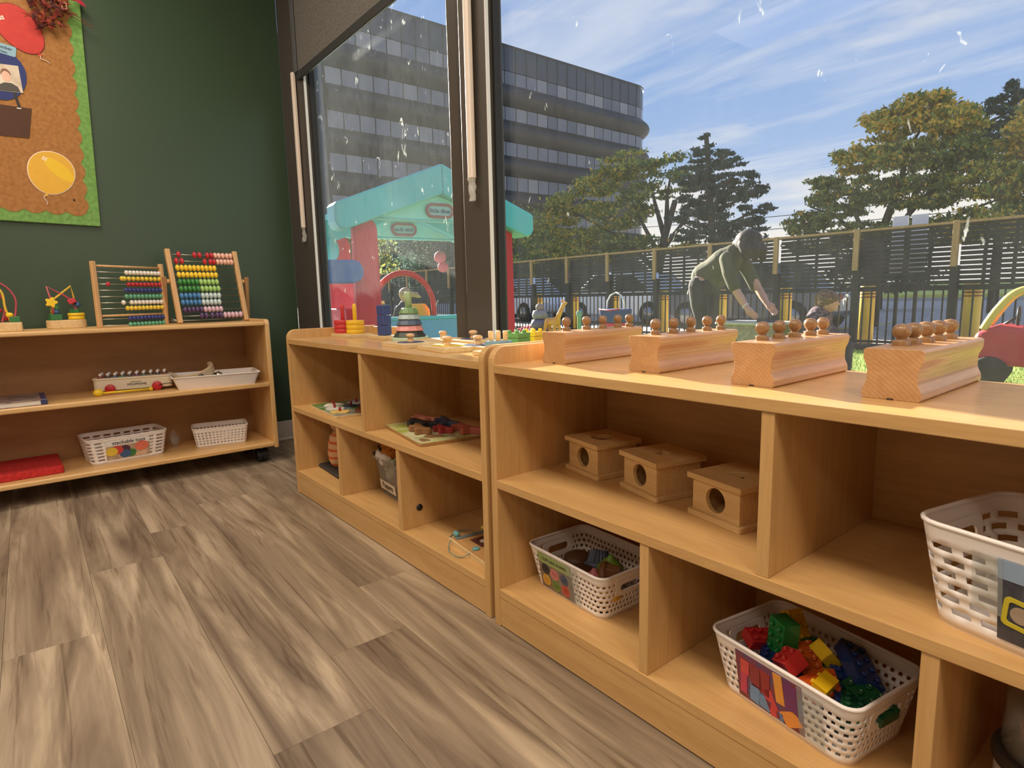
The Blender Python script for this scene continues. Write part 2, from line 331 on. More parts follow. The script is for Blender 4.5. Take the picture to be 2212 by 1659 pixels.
def clear_mat(name, tint=(.93, .94, .93, 1), rough=.08, mix=.22):
    m_, t = newmat(name); n = t.nodes; L = t.links
    o = n.new('ShaderNodeOutputMaterial'); tr = n.new('ShaderNodeBsdfTransparent'); tr.inputs[0].default_value = tint
    gl = n.new('ShaderNodeBsdfPrincipled'); gl.inputs['Base Color'].default_value = (.75, .75, .74, 1); gl.inputs['Roughness'].default_value = rough
    nz_ = n.new('ShaderNodeTexNoise'); nz_.inputs['Scale'].default_value = 30; mr = n.new('ShaderNodeMapRange'); mr.inputs[3].default_value = mix * .6; mr.inputs[4].default_value = mix * 1.4; L.new(nz_.outputs[0], mr.inputs[0])
    ms = n.new('ShaderNodeMixShader'); L.new(mr.outputs[0], ms.inputs[0]); L.new(tr.outputs[0], ms.inputs[1]); L.new(gl.outputs[0], ms.inputs[2]); L.new(ms.outputs[0], o.inputs[0]); return m_
def mottle(name, cols, scale=20, rough=.8, detail=5, stretch=(1, 1, 1), bump=0, dist=0):
    """noise-driven colour ramp over several colours"""
    m_, t = newmat(name); n = t.nodes; L = t.links
    o = n.new('ShaderNodeOutputMaterial'); b = n.new('ShaderNodeBsdfPrincipled'); L.new(b.outputs[0], o.inputs[0])
    tcn = n.new('ShaderNodeTexCoord'); mpn = n.new('ShaderNodeMapping'); mpn.inputs['Scale'].default_value = stretch; L.new(tcn.outputs['Object'], mpn.inputs[0])
    a = n.new('ShaderNodeTexNoise'); a.inputs['Scale'].default_value = scale; a.inputs['Detail'].default_value = detail; a.inputs['Distortion'].default_value = dist; L.new(mpn.outputs[0], a.inputs['Vector'])
    r = n.new('ShaderNodeValToRGB'); k = len(cols)
    r.color_ramp.elements[0].position = .28; r.color_ramp.elements[0].color = s2l(cols[0]); r.color_ramp.elements[1].position = .72; r.color_ramp.elements[1].color = s2l(cols[-1])
    for i in range(1, k - 1): x = r.color_ramp.elements.new(.28 + .44 * i / (k - 1)); x.color = s2l(cols[i])
    L.new(a.outputs[0], r.inputs[0]); L.new(r.outputs[0], b.inputs['Base Color']); b.inputs['Roughness'].default_value = rough
    if bump:
        bn = n.new('ShaderNodeBump'); bn.inputs['Strength'].default_value = bump; bn.inputs['Distance'].default_value = .003; L.new(a.outputs[0], bn.inputs['Height']); L.new(bn.outputs[0], b.inputs['Normal'])
    return m_
white_pl = flat((243, 235, 231), .45, name='white_plastic', var=.01)
black_pl = flat((30, 29, 31), .4, name='black_plastic', var=.02)
frame_m = flat((74, 68, 64), .5, name='bronze_window_frame', var=.02)
dark_m = flat((38, 36, 36), .6, name='dark_gasket', var=.02)
green_wall = flat((54, 74, 56), .36, name='dark_green_wall_paint', var=.015, vs_=300, bump=.03, spec=.5)
white_wall = flat((168, 158, 146), .8, name='white_wall_paint', var=.01)
base_m = flat((206, 196, 190), .5, name='white_baseboard', var=.02)
steel = flat((190, 185, 172), .3, metal=1, name='steel_wire', var=.01)
# ================================================================== the room
def struct(o): o['kind'] = 'structure'; return o
XW = -2.2647; YG = .436; XR = 3.6; YB = -4.2; ZC = 2.75
fl = struct(MB().box(XW, XR, YB, .43, -.06, -.005).build('floor', vinyl))
PW, PL = .1833, 1.285
row_joint = {0: -1.967, 1: -1.665, 2: -1.411, 3: -1.2, 4: -.965, 5: -.578}
pl_proto = None
r = 0; y1 = .2
rows = []
y = .2 + PW
k = -1
while y > YB:
    rows.append((k, y - PW, y)); y -= PW; k += 1
for (k, ya, yb) in rows:
    j = row_joint.get(k, -2.1 + (k * .457) % PL)
    x = j
    while x > XW: x -= PL
    while x < XR:
        a, b = max(x, XW), min(x + PL, XR)
        yb2 = min(yb, .43); ya2 = max(ya, YB)
        if b - a > .03 and yb2 - ya2 > .02:
            g = .0003
            MB().box(-(b - a) / 2 + g, (b - a) / 2 - g, -(yb2 - ya2) / 2 + g, (yb2 - ya2) / 2 - g, -.005, 0).build('plank', vinyl, fl, ((a + b) / 2, (ya2 + yb2) / 2, 0), bevel=.0004, seg=1)
        x += PL
struct(MB().box(XW - .15, XW, YB, .385, 0, ZC).build('wall_left', green_wall))
struct(MB().box(XR, XR + .15, YB, .43, 0, ZC).build('wall_right', white_wall))
struct(MB().box(XW - .15, XR + .15, YB - .15, YB, 0, ZC).build('wall_back', white_wall))
struct(MB().box(XW - .15, XR + .15, YB - .15, .5, ZC, ZC + .1).build('ceiling', white_wall))
bb = struct(MB().box(XW, XW + .011, YB, .385, .014, .106).build('baseboard_left', base_m, bevel=.003))
MB().box(XW, XW + .018, YB, .385, 0, .0145).build('shoe_strip', flat((224, 216, 210), .5, name='baseboard_shoe', var=.01), bb, bevel=.003)
# ceiling lamps (above the frame)
lp = flat((240, 238, 232), .5, name='lamp_housing', var=.01)
for i, (x, y) in enumerate(LAMPS):
    o = MB().box(x - .62, x + .62, y - .32, y + .32, 2.705, 2.75).build('ceiling_lamp', lp, bevel=.004)
    tag(o, 'flat ceiling lamp, %s of the row %s' % (['left one', 'middle one', 'right one'][i % 3], 'near the windows' if i < 3 else 'far from the windows'), 'lamp', 'ceiling lamps out of view'); 
# ---- window wall
wl = struct(MB().box(-1.9604, XR, .390, .428, 0, .55).build('wall_window', frame_m))
def window(name, x0, x1, haze, spots, *th):
    o = bpy.data.objects.new(name, None); COL.objects.link(o); o['kind'] = 'structure'
    p = MB().box(0, x1 - x0, 0, .006, 0, 2.12).build('pane', glass_mat('dusty_glass_' + name, haze, spots, *th), o, (x0, YG, .54))
    MB().box(x0, x1, .425, .455, 2.62, ZC).build('head_rail', frame_m, o)
    return o
W1 = window('window_1', -1.965, -.75, .050, .7, .665, .47)  # dirt film made denser here to stand in for scattered sun haze
W2 = window('window_2', -.5, XR, .018, .6, .69, .50)
wpar = flat((226, 224, 226), .4, name='skylit_weather_strip', var=.01)  # weather strip; skylight on the reveal edge is put into its white
MB().box(XW, -1.9604, .385, .452, 0, ZC).build('jamb', frame_m, W1, bevel=.002)
MB().box(-1.9606, -1.9555, .387, .3985, .55, 2.7).build('weather_strip', wpar, W1)
MB().box(-1.9604, -1.948, .412, .436, .55, 2.7).build('glazing_bead', dark_m, W1)
MB().box(-.757, -.69, .424, .452, 0, ZC).build('glazing_bead', frame_m, W1, bevel=.0015)
MB().box(-.69, -.6315, .412, .452, 0, ZC).build('stile', flat((66, 60, 56), .5, name='bronze_frame_dark', var=.02), W1, bevel=.002)
MB().box(-.6315, -.4943, .385, .452, 0, ZC).build('mullion', frame_m, W2, bevel=.002)
MB().box(-.4945, -.4895, .387, .3985, .55, 2.7).build('weather_strip', wpar, W2)
MB().box(-.4943, -.4835, .412, .436, .55, 2.7).build('glazing_bead', dark_m, W2)
sill_m = wood('sill_wood', (232, 204, 158), (222, 190, 142), 'x', 1, .5)
struct(MB().box(-1.955, -.634, .3835, .4165, .55, .604).build('trim_1', sill_m, bevel=.002))
struct(MB().box(-.489, XR, .3835, .4165, .55, .604).build('trim_2', sill_m, bevel=.002))
# ---- roller blind in the left window
rb = thing('roller_blind', 'grey roller blind half lowered over the left window', 'blind', (-1.3, .375, 1.83))
blind_m = mottle('blind_fabric', [(86, 84, 82), (104, 101, 97), (120, 116, 110)], 120, .85, 3)
MB().box(-.685, .70, -.0012, .0012, .02, .90).build('fabric', blind_m, rb)
MB().box(-.70, .705, -.006, .006, -.016, .022).build('hem_bar', flat((52, 53, 55), .5, name='blind_hem', var=.02), rb, bevel=.003)
MB().box(-.745, -.705, -.002, .006, .03, .90).build('side_channel', flat((92, 93, 97), .45, name='blind_channel', var=.02), rb, bevel=.002)
MB().box(-.72, .72, -.035, .008, .86, .92).build('roller_box', frame_m, rb, bevel=.004)
wand_clear = clear_mat('crumpled_clear_plastic', mix=.45, rough=.15)
def wand(x, y, z0, z1, label):
    o = thing('blind_wand', label, 'blind wand', (x, y, z0), group='white blind wands')
    MB().prism(rrect(.026, .018, .005, 3), 0, z1 - z0).build('rod', flat((236, 222, 212), .4, name='wand_white', var=.01), o)
    mb = MB(); rnd = random.Random(int(x * 100)); prev = None
    pts = []
    for j in range(6):
        z = -j * .014
        pts.append([((rnd.random() - .5) * .006 + sx * (.010 + rnd.random() * .004), (rnd.random() - .5) * .008 + sy * .006, z) for sx, sy in ((-1, -1), (1, -1), (1, 1), (-1, 1))])
    v = [p for ring in pts for p in ring]
    f = [(4 * j + i, 4 * j + (i + 1) % 4, 4 * j + 4 + (i + 1) % 4, 4 * j + 4 + i) for j in range(5) for i in range(4)]
    mb.add(v, f).build('clear_grip', wand_clear, o)
wand(-2.055, .372, 1.125, 1.865, 'white blind wand hanging at the corner beside the green wall')
wand(-.553, .366, 1.128, 2.55, 'white blind wand hanging on the dark mullion between the windows')
# ================================================================== shelving
H = .61; ZM = .3506; ZB = .0912; T = .0195; YD = .372
def sidepoly(yd=YD, lip=.648):
    p = [(0, 0), (yd, 0), (yd, lip)]
    for i in range(7):
        a = math.radians(90 + 90 * i / 6); p.append((.034 + .034 * math.cos(a), lip - .034 + .034 * math.sin(a)))
    return p
def shelf_unit(name, label, loc, rz, xw, dz, ud, ld, dots=None):
    """open cabinet: local x 0..xw, y 0 (front)..YD"""
    o = thing(name, label, 'shelf', loc, rz)
    for x in (0, xw - T):
        MB().prism(sidepoly(), 0, T, ax='x').build('side_panel', maple_z, o, (x, 0, 0), bevel=.002)
    MB().box(T, xw - T, .0005, YD - .002, H + dz - .0187, H + dz).build('top_board', maple_top, o, bevel=.0012)
    MB().box(T, xw - T, .001, YD - .008, ZM - .0192, ZM).build('middle_shelf', maple_x, o, bevel=.0012)
    MB().box(T, xw - T, .001, YD - .008, ZB - .0200, ZB).build('bottom_shelf', maple_x, o, bevel=.0012)
    MB().box(T, xw - T, .002, .018, .003, ZB - .0205).build('kick_board', maple_x, o, bevel=.001)
    MB().box(T, xw - T, YD - .008, YD - .001, .02, H + dz - .019).build('back_panel', maple_x, o)
    for x in ud: MB().box(x, x + .0192, .003, YD - .008, ZM, H + dz - .0188).build('upright', maple_z, o, bevel=.0012)
    for x in ld: MB().box(x, x + .0192, .003, YD - .008, ZB, ZM - .0193).build('upright', maple_z, o, bevel=.0012)
    return o
shB = shelf_unit('storage_shelf', 'pale maple shelf nearest the camera with four cylinder blocks on top', (0, 0, 0), 0, 1.286, 0, [.6334], [.4220, .8430])
shA = shelf_unit('storage_shelf', 'pale maple shelf in the window corner with stacking toys on top', (-1.3003, -.0063, 0), .008, 1.278, .0026, [.6252], [.4189, .8382])
# black bolt caps on the right lower upright of the corner shelf, and the raised back stop
for y, z in ((.078, .314), (.062, .148)):
    MB().lathe([(.0001, -.0002), (.0105, 0), (.0095, .0022), (.0001, .0028)], 16, ax='x').build('bolt_cap', black_pl, shA, (.8382 + .0192, y, z))
MB().prism([(0, 0), (0, .031), (.29, .036), (.318, .030), (.332, .014), (.336, 0)], 0, .012, ax='y').build('back_stop', maple_x, shA, (T, YD - .016, H + .0026), bevel=.002)
# ---- low rolling shelf along the green wall
CX, CY, CT, CM, CB_ = -1.82, .0744, .665, .384, .098
shC = thing('rolling_shelf', 'birch plywood rolling shelf on casters against the green wall', 'shelf', (CX, CY, 0))
LC = 1.22
sp_c = [(0, .07), (-.38, .07), (-.38, .676), (-.02, .676), (-.006, .670), (0, .656)]
for y in (0, -LC - .02):
    MB().prism([(a, b) for a, b in sp_c], y, y + .02, ax='y').build('side_panel', birch_z, shC, bevel=.004, seg=3)
for nm, z, t in (('top_board', CT, .0172), ('middle_shelf', CM, .0205), ('bottom_shelf', CB_, .0195)):
    MB().box(-.345, 0, -LC, 0, z - t, z).build(nm, birch_y, shC, bevel=.005, seg=3)
MB().box(-.375, -.345, -LC, 0, CT - .012, CT).build('back_rail', birch_y, shC, bevel=.002)
MB().box(-.352, -.345, -LC, 0, .08, CT - .017).build('back_panel', hardboard, shC)
def caster(loc):
    c = MB().lathe([(.012, -.024), (.026, -.023), (.031, -.017), (.031, -.006), (.026, -.004), (.026, .004), (.031, .006), (.031, .017), (.026, .023), (.012, .024)], 22, (0, 0, .031), ax='y').build('caster', black_pl, shC, loc)
    MB().prism([(.0 + .034 * math.cos(math.radians(a)), .034 * math.sin(math.radians(a)) + .031) for a in range(0, 181, 15)], -.026, .026, ax='y').build('hood', black_pl, c, bevel=.003)
    MB().cyl(.007, .03, (0, 0, .05)).build('stem', steel, c)
    MB().box(-.03, .03, -.022, .022, .0755, .0785).build('plate', steel, c)
for x, y in ((-.062, -.045), (-.30, -.045), (-.062, -LC + .06), (-.30, -LC + .06)): caster((x, y, 0))
# ================================================================== on the near shelf
# ---- cylinder blocks with knobbed cylinders
def wavy():
    """half profile of the block side: x offset by height"""
    h = .0675; pts = []
    for i in range(19):
        z = h * i / 18; d = .0
        u = z / h
        d = .0056 * math.exp(-((u - .48) / .25) ** 4)
        pts.append((d, z))
    return pts
BW, BH, BL = .0712, .0675, .268
pf = wavy(); c_ = .003
poly = [(-BW / 2 + d, z) for d, z in pf]; poly[0] = (-BW / 2 + c_, 0); poly[-1] = (-BW / 2 + c_, BH); poly.insert(1, (-BW / 2, c_)); poly.insert(len(poly) - 1, (-BW / 2, BH - c_))
right = [(-a, b) for a, b in reversed(poly)]
bprof = poly[::-1] + right[::-1]
blk_me = None
blocks = [((.1035, .1020), 0, 'leftmost'), ((.3415, .1100), 0, 'second from the left'), ((.5693, .0880), -.012, 'third from the left'), ((.7592, .0975), 0, 'rightmost')]
rzs = [math.radians(3.0), math.radians(1.2), math.radians(1.0), math.radians(.6)]
# knob: profile (radius, height)
def knob_prof(k): return [(.0001, -.012), (.0095 * k, -.012), (.0104 * k, -.011), (.0108 * k, .0066), (.0104 * k, .0076), (.0066 * k, .0080), (.0060 * k, .0098), (.0076 * k, .0118), (.0104 * k, .0152), (.0115 * k, .0200), (.0108 * k, .0246), (.0074 * k, .0288), (.0001, .0304)]
ordn = ['nearest the room', 'second from the room', 'in the middle', 'second from the window', 'nearest the window']
kspec = [(.92, [.055, .115, .165, .212, .248]), (.92, [.050, .100, .150, .198, .240]), (1.0, [.052, .098, .143, .190, .228]), (1.08, [.055, .090, .130, .172, .214])]
beech_end = flat((60, 38, 24), .8, name='feet_slot', var=.02)
for bi, ((x, y), _, pos) in enumerate(blocks):
    rz = rzs[bi]
    o = thing('cylinder_block', 'long grooved beech cylinder block, %s of four on the near shelf' % pos, 'wooden block', (x, y, H), rz, 'cylinder blocks on the near shelf')
    # body with real sockets hidden below the knobs: dark socket wells as parts
    if bi == 0:
        b0 = MB().prism(bprof, 0, BL, ax='y', smooth=False).build('body', beech, o, bevel=.0012)
        f0 = MB().box(-.004, .004, -.0004, .02, 0, .0022).build('foot_slot', beech_end, o)
    else:
        dup(b0, 'body', o); dup(f0, 'foot_slot', o)
    k, ys = kspec[bi]
    for j, yy in enumerate(ys):
        nm = ordn[j]
        kb = MB().lathe(knob_prof(k * (.94 + .03 * math.sin(j * 2.1 + bi))), 20).build('knobbed_cylinder', beech_knob)
        dx = [-.014, -.012, -.013, -.009][bi] * (1 - j / 4) + [.012, .012, .006, .004][bi] * (j / 4)
        kb.location = (x + dx * math.cos(rz) - yy * math.sin(rz), y + dx * math.sin(rz) + yy * math.cos(rz), H + BH)
        tag(kb, 'round wooden knob %s on the %s cylinder block' % (nm, pos), 'knob', 'knobbed cylinders in the blocks')
        # socket ring
        MB().cyl(.0118 * k, .0006, (dx, yy, BH - .0001), 20).build('socket_mark', flat((150, 104, 60), .6, name='socket_edge', var=.05), o)

# ---- three object-permanence boxes
def hole_pts(kind, s, n=32):
    if kind == 'round': return circ(s, n)
    k = {'square': 4, 'triangle': 3}[kind]; off = {'square': pi / 4, 'triangle': -pi / 6}[kind]; pts = []
    cs = [(s * math.cos(off + 2 * pi * i / k), s * math.sin(off + 2 * pi * i / k)) for i in range(k)]
    for i in range(n):
        t = (i / n) * k; a = int(t); f = t - a; p, q = cs[a % k], cs[(a + 1) % k]; pts.append((p[0] + (q[0] - p[0]) * f, p[1] + (q[1] - p[1]) * f))
    return pts
def sq_ring(wd, dp, inner):
    """outer rectangle loop matching the angles of inner points"""
    out_ = []
    for a, b in inner:
        l = max(abs(a) / (wd / 2), abs(b) / (dp / 2)); out_.append((a / l, b / l))
    # snap the nearest ones to corners
    for sx in (-1, 1):
        for sy in (-1, 1):
            c = (sx * wd / 2, sy * dp / 2); i = min(range(len(out_)), key=lambda q: (out_[q][0] - c[0]) ** 2 + (out_[q][1] - c[1]) ** 2); out_[i] = c
    return out_
inner_dark = flat((120, 84, 50), .7, name='box_inside', var=.05)
def imbucare(kind, label, loc, rz, s):
    o = thing('posting_box', label, 'wooden box', loc, rz, 'posting boxes on the near shelf')
    S_ = .126; h = .0795
    MB().prism(rrect(S_, S_, .006, 3), 0, .0105).build('base', ply, o, bevel=.0012)
    inn = hole_pts(kind, s); MB().ringprism(sq_ring(S_, S_, inn), inn, h - .0105, h).build('lid', ply, o, bevel=.001)
    q = S_ / 2 - .008; t = .009
    inn = circ(.0225, 32, 0, 0); outr = sq_ring(q * 2, h - .021, inn)
    MB().ringprism([(a, b + h / 2) for a, b in outr], [(a, b + h / 2) for a, b in inn], -q, -q + t, ax='y').build('front_panel', ply, o, bevel=.0006)
    for sx in (-1, 1): MB().box(sx * q - (t if sx > 0 else 0), sx * q + (t if sx < 0 else 0), -q + t, q - .002, .0105, h - .0105).build('side_wall', ply, o)
    MB().box(-q + t, q - t, q - .011, q - .002, .0105, h - .0105).build('back_wall', ply, o)
    return o
imbucare('round', 'small plywood posting box with a round hole in its lid, beside the left panel', (.1270, .2290, ZM), math.radians(-10), .026)
imbucare('square', 'small plywood posting box with a square hole in its lid, middle of three', (.3070, .2130, ZM), math.radians(-15), .018)
imbucare('triangle', 'small plywood posting box with a triangular hole in its lid, beside the upright', (.4930, .1900, ZM), math.radians(-12), .026)

# ---- woven plastic baskets
def basket(name, label, loc, rz, wd, dp, h, taper=.018, cu=.0062, cv=.0062, rc=.022, mat=None, handles=True, group='white woven baskets', stagger=True, hw=1, gap=1, vgap=1, skip_top=2, skip_bot=2, tilt=0):
    o = thing(name, label, 'basket', loc, rz, group)
    mat = mat or white_pl
    # perimeter at unit parameter; top loop wd x dp, bottom smaller by taper
    def loop(f, n):
        W_, D_ = wd - 2 * taper * (1 - f), dp - 2 * taper * (1 - f); r_ = rc
        segs = [('l', (W_ / 2 - r_, -D_ / 2), (1, 0), 0), ]
        # walk perimeter by length of the TOP loop so columns stay vertical
        L1, L2, La = wd - 2 * rc, dp - 2 * rc, pi * rc / 2
        P = 2 * (L1 + L2) + 4 * La; pts = []
        for i in range(n):
            s = P * i / n
            w2, d2 = W_ - 2 * r_, D_ - 2 * r_
            if s < L1: pts.append((-w2 / 2 + w2 * s / L1, -D_ / 2)); continue
            s -= L1
            if s < La: a = -pi / 2 + (s / La) * pi / 2; pts.append((w2 / 2 + r_ * math.cos(a), -d2 / 2 + r_ * math.sin(a))); continue
            s -= La
            if s < L2: pts.append((W_ / 2, -d2 / 2 + d2 * s / L2)); continue
            s -= L2
            if s < La: a = (s / La) * pi / 2; pts.append((w2 / 2 + r_ * math.cos(a), d2 / 2 + r_ * math.sin(a))); continue
            s -= La
            if s < L1: pts.append((w2 / 2 - w2 * s / L1, D_ / 2)); continue
            s -= L1
            if s < La: a = pi / 2 + (s / La) * pi / 2; pts.append((-w2 / 2 + r_ * math.cos(a), d2 / 2 + r_ * math.sin(a))); continue
            s -= La
            if s < L2: pts.append((-W_ / 2, d2 / 2 - d2 * s / L2)); continue
            s -= L2
            a = pi + (s / La) * pi / 2; pts.append((-w2 / 2 + r_ * math.cos(a), -d2 / 2 + r_ * math.sin(a)))
        return pts
    P = 2 * (wd + dp - 4 * rc) + 2 * pi * rc
    n = int(P / cu); n -= n % (2 * (hw + gap)) ; m_ = max(5, int(h / cv))
    V = []; F = []
    for j in range(m_ + 1):
        f = j / m_
        V += [(a, b, .002 + (h - .002) * f) for a, b in loop(f, n)]
    per = hw + gap
    def is_handle(i, j):
        if not handles: return False
        x, y_, z = V[j * n + i]
        return abs(y_) < .042 and abs(x) > wd / 2 - taper - .004 and h * .52 < z < h * .80
    hc = [[], []]
    for j in range(m_):
        for i in range(n):
            hole = False
            row = j - skip_bot
            if skip_bot <= j < m_ - skip_top and row % (1 + vgap) == 0:
                st = ((row // (1 + vgap)) % 2) * (per // 2 if stagger else 0)
                hole = ((i + st) % per) < hw
            if is_handle(i, j): hole = True
            if hole: continue
            F.append((j * n + i, j * n + (i + 1) % n, (j + 1) * n + (i + 1) % n, (j + 1) * n + i))
    w_ = MB().add(V, F, 0, True).build('wall', mat, o); md = w_.modifiers.new('thick', 'SOLIDIFY'); md.thickness = .0018; md.offset = 0
    bot = loop(0, n); MB().prism(bot, 0, .0025).build('floor_panel', mat, o)
    rl = loop(1, n); MB().tube([(a, b, h) for a, b in rl], .0032, 6, closed=True).build('rim', mat, o)
    if handles:
        for sx in (-1, 1):
            xs = sx * (wd / 2 - taper * .34); inn = [(a, b) for a, b in rrect(.062, h * .17, h * .08, 6)]; ou = [(a, b) for a, b in rrect(.088, h * .36, .008, 6)]
            MB().ringprism(ou, inn, -.0016, .0016, ax='x').build('handle', mat, o, (xs, 0, h * .66), (0, sx * math.atan(taper / h) * .9, 0))
    return o
def card(parent, wd, h, mat, loc, rot, name='label_card'):
    return MB().box(-wd / 2, wd / 2, -.0006, .0006, -h / 2, h / 2).build(name, mat, parent, loc, rot)
def disc(parent, r_, mat, loc, name='print', sy=1.0, t=.0003, n=20):
    return MB().prism(circ(r_, n, 0, 0, sy), -t, t, ax='y').build(name, mat, parent, loc)
def spiral(parent, r_, mat, loc, rw=.0012, turns=2.4):
    pts = [(r_ * (i / 40) * math.cos(turns * 2 * pi * i / 40), 0, r_ * (i / 40) * math.sin(turns * 2 * pi * i / 40)) for i in range(3, 41)]
    return MB().tube(pts, rw, 5).at().build('print', mat, parent, loc)
tape_m = clear_mat('clear_tape', mix=.16, rough=.12)

# basket with toy cupcakes
bk1 = basket('woven_basket', 'white woven basket of toy cupcakes with a green-topped picture label', (.166, .152, ZB), math.radians(-3.2), .248, .178, .0995)
tf = math.atan(.018 / .0995)
c1 = card(bk1, .112, .088, mottle('photo_table_grey', [(96, 82, 74), (124, 108, 98), (150, 134, 122)], 60, .35), (-.028, -.0815, .0500), (tf, 0, 0), 'picture_label')
MB().box(-.056, .056, -.0010, -.0004, .020, .044).build('title_strip', flat((150, 172, 112), .4, name='label_green', var=.02), c1)
text('CUPCAKE SHAPES', .0105, 'lettering', flat((40, 48, 36), .5, var=0), c1, (0, -.0012, .0315), (pi / 2, 0, 0))
for i, (px_, pz_, cc) in enumerate(((-.034, .006, (44, 46, 50)), (-.004, .003, (214, 128, 128)), (.029, .002, (70, 82, 116)), (-.036, -.022, (222, 170, 62)), (-.003, -.026, (112, 138, 62)), (.029, -.024, (196, 76, 66)))):
    d = disc(c1, .0135, flat(cc, .4, var=.05), (px_, -.0010, pz_))
    spiral(d, .0105, flat(tuple(max(0, int(q * .72)) for q in cc), .4, var=.02), (0, -.0004, 0), .0007)
MB().box(-.006, .030, -.001, .0004, -.045, .045).build('clear_tape', tape_m, c1, (.048, -.001, 0))
def cupcake(label, loc, rot, top, cup, kind='swirl'):
    o = thing('toy_cupcake', label, 'toy cupcake', loc, rot=rot, group='toy cupcakes in the woven basket'); o.scale = (1.12,) * 3
    mb = MB(); n = 20; v = []; f = []
    for i in range(2 * n):
        a = pi * i / n; rr = .0215 if i % 2 else .0195; r2 = .0285 if i % 2 else .0262
        v += [(rr * .82 * math.cos(a), rr * .82 * math.sin(a), 0), (r2 * .9 * math.cos(a), r2 * .9 * math.sin(a), .026)]
    for i in range(2 * n):
        j = (i + 1) % (2 * n); f.append((2 * i, 2 * j, 2 * j + 1, 2 * i + 1))
    f += [tuple(2 * i for i in reversed(range(2 * n))), tuple(2 * i + 1 for i in range(2 * n))]
    mb.add(v, f).build('paper_cup', flat(cup, .5, var=.08), o)
    if kind == 'swirl':
        pr = [(.0001, .024), (.029, .025), (.031, .031), (.027, .036), (.0265, .038), (.025, .044), (.0195, .047), (.019, .049), (.016, .055), (.010, .058), (.0085, .060), (.004, .067), (.0001, .070)]
        MB().lathe(pr, 22).build('icing', flat(top, .45, var=.05), o)
    else:
        MB().lathe([(.0001, .024), (.0275, .025), (.029, .030), (.026, .037), (.015, .043), (.0001, .045)], 20).build('icing', flat(top, .5, var=.08), o)
    return o
def inb(b, x, y, z):
    """point in a basket's own frame -> world"""
    c, s = math.cos(b.rotation_euler[2]), math.sin(b.rotation_euler[2]); return (b.location[0] + x * c - y * s, b.location[1] + x * s + y * c, b.location[2] + z)
cupcake('toy cupcake with grey-blue icing lying on its side at the back of the basket', inb(bk1, -.010, .034, .086), (math.radians(158), 0, .5), (84, 92, 112), (70, 78, 98))
cupcake('toy cupcake with bright green swirl icing in the basket', inb(bk1, .042, .014, .024), (0, .05, 0), (108, 142, 46), (96, 70, 44))
cupcake('brown pleated toy cupcake tipped over in the right of the basket', inb(bk1, .084, .006, .066), (math.radians(96), 0, math.radians(-58)), (122, 84, 50), (120, 80, 46), 'dome')
cupcake('dark brown toy cupcake at the left of the basket', inb(bk1, -.052, .006, .026), (.1, 0, 0), (92, 58, 38), (84, 54, 36), 'dome')
cupcake('chocolate toy cupcake against the front wall of the basket', inb(bk1, .004, -.034, .022), (.1, .1, 0), (86, 56, 40), (70, 48, 36), 'dome')
cupcake('pink toy cupcake low at the front right of the basket', inb(bk1, .048, -.038, .008), (0, 0, 0), (206, 120, 132), (176, 96, 108))
cupcake('yellow toy cupcake under the brown one at the right end', inb(bk1, .086, -.036, .012), (0, 0, .4), (216, 168, 62), (190, 140, 60), 'dome')

# basket with toy building bricks
bk2 = basket('woven_basket', 'white woven basket of coloured toy bricks on the bottom shelf', (.6600, .1335, ZB), math.radians(-9.6), .252, .180, .1035)
c2 = card(bk2, .118, .086, mottle('photo_mixed_red_blue', [(66, 30, 44), (128, 44, 60), (84, 60, 110), (96, 130, 168)], 26, .3, 2), (-.012, -.0822, .0520), (tf, 0, 0), 'picture_label')
for (px_, pz_, w_, h_, cc, an) in ((-.042, .018, .016, .026, (208, 70, 74), .1), (-.022, .012, .020, .040, (140, 36, 50), 0), (-.006, .010, .018, .044, (150, 34, 44), .1), (.020, .016, .015, .052, (232, 158, 66), -.05), (.040, .012, .022, .046, (112, 40, 104), 0), (-.026, -.022, .018, .034, (110, 150, 196), .1), (.004, -.020, .018, .044, (204, 62, 70), -.35), (-.008, -.028, .020, .022, (106, 142, 186), .2), (.038, -.026, .032, .024, (234, 150, 66), -.6), (-.047, -.014, .012, .040, (196, 60, 96), .1), (.018, -.034, .012, .014, (92, 128, 178), 0)):
    b_ = MB().box(-w_ / 2, w_ / 2, -.0005, .0003, -h_ / 2, h_ / 2).build('print', flat(cc, .35, var=.08), c2, (px_, -.0009, pz_), (0, an, 0))
MB().box(0, .040, -.0012, .0002, -.043, .043).build('clear_tape', tape_m, c2, (.052, -.0012, 0))
def brick(label, loc, rot, rgb, nx=2, ny=4, hollow=False, s=.0155, h=.0185):
    mb = MB(); X, Y = nx * s, ny * s
    if hollow:
        t = .0018; mb.box(-X / 2, X / 2, -Y / 2, Y / 2, h - t, h)
        mb.box(-X / 2, X / 2, -Y / 2, -Y / 2 + t, 0, h).box(-X / 2, X / 2, Y / 2 - t, Y / 2, 0, h).box(-X / 2, -X / 2 + t, -Y / 2, Y / 2, 0, h).box(X / 2 - t, X / 2, -Y / 2, Y / 2, 0, h)
    else: mb.box(-X / 2, X / 2, -Y / 2, Y / 2, 0, h)
    o = mb.build('toy_brick', flat(rgb, .28, coat=.2, var=.015), None, loc, rot, bevel=.0006)
    st = MB()
    for i in range(nx):
        for j in range(ny): st.lathe([(.0046, 0), (.0048, .0036), (.0044, .0042), (.0030, .0042), (.0028, .0020), (.0001, .0020)], 12, ((i - (nx - 1) / 2) * s, (j - (ny - 1) / 2) * s, h))
    st.build('studs', flat(rgb, .28, coat=.2, var=.015), o)
    return tag(o, label, 'toy brick', 'toy bricks in the basket')
RD, GR, YE, BL_, OR, DG = (198, 44, 46), (34, 130, 62), (240, 196, 40), (44, 66, 120), (226, 96, 40), (24, 84, 52)
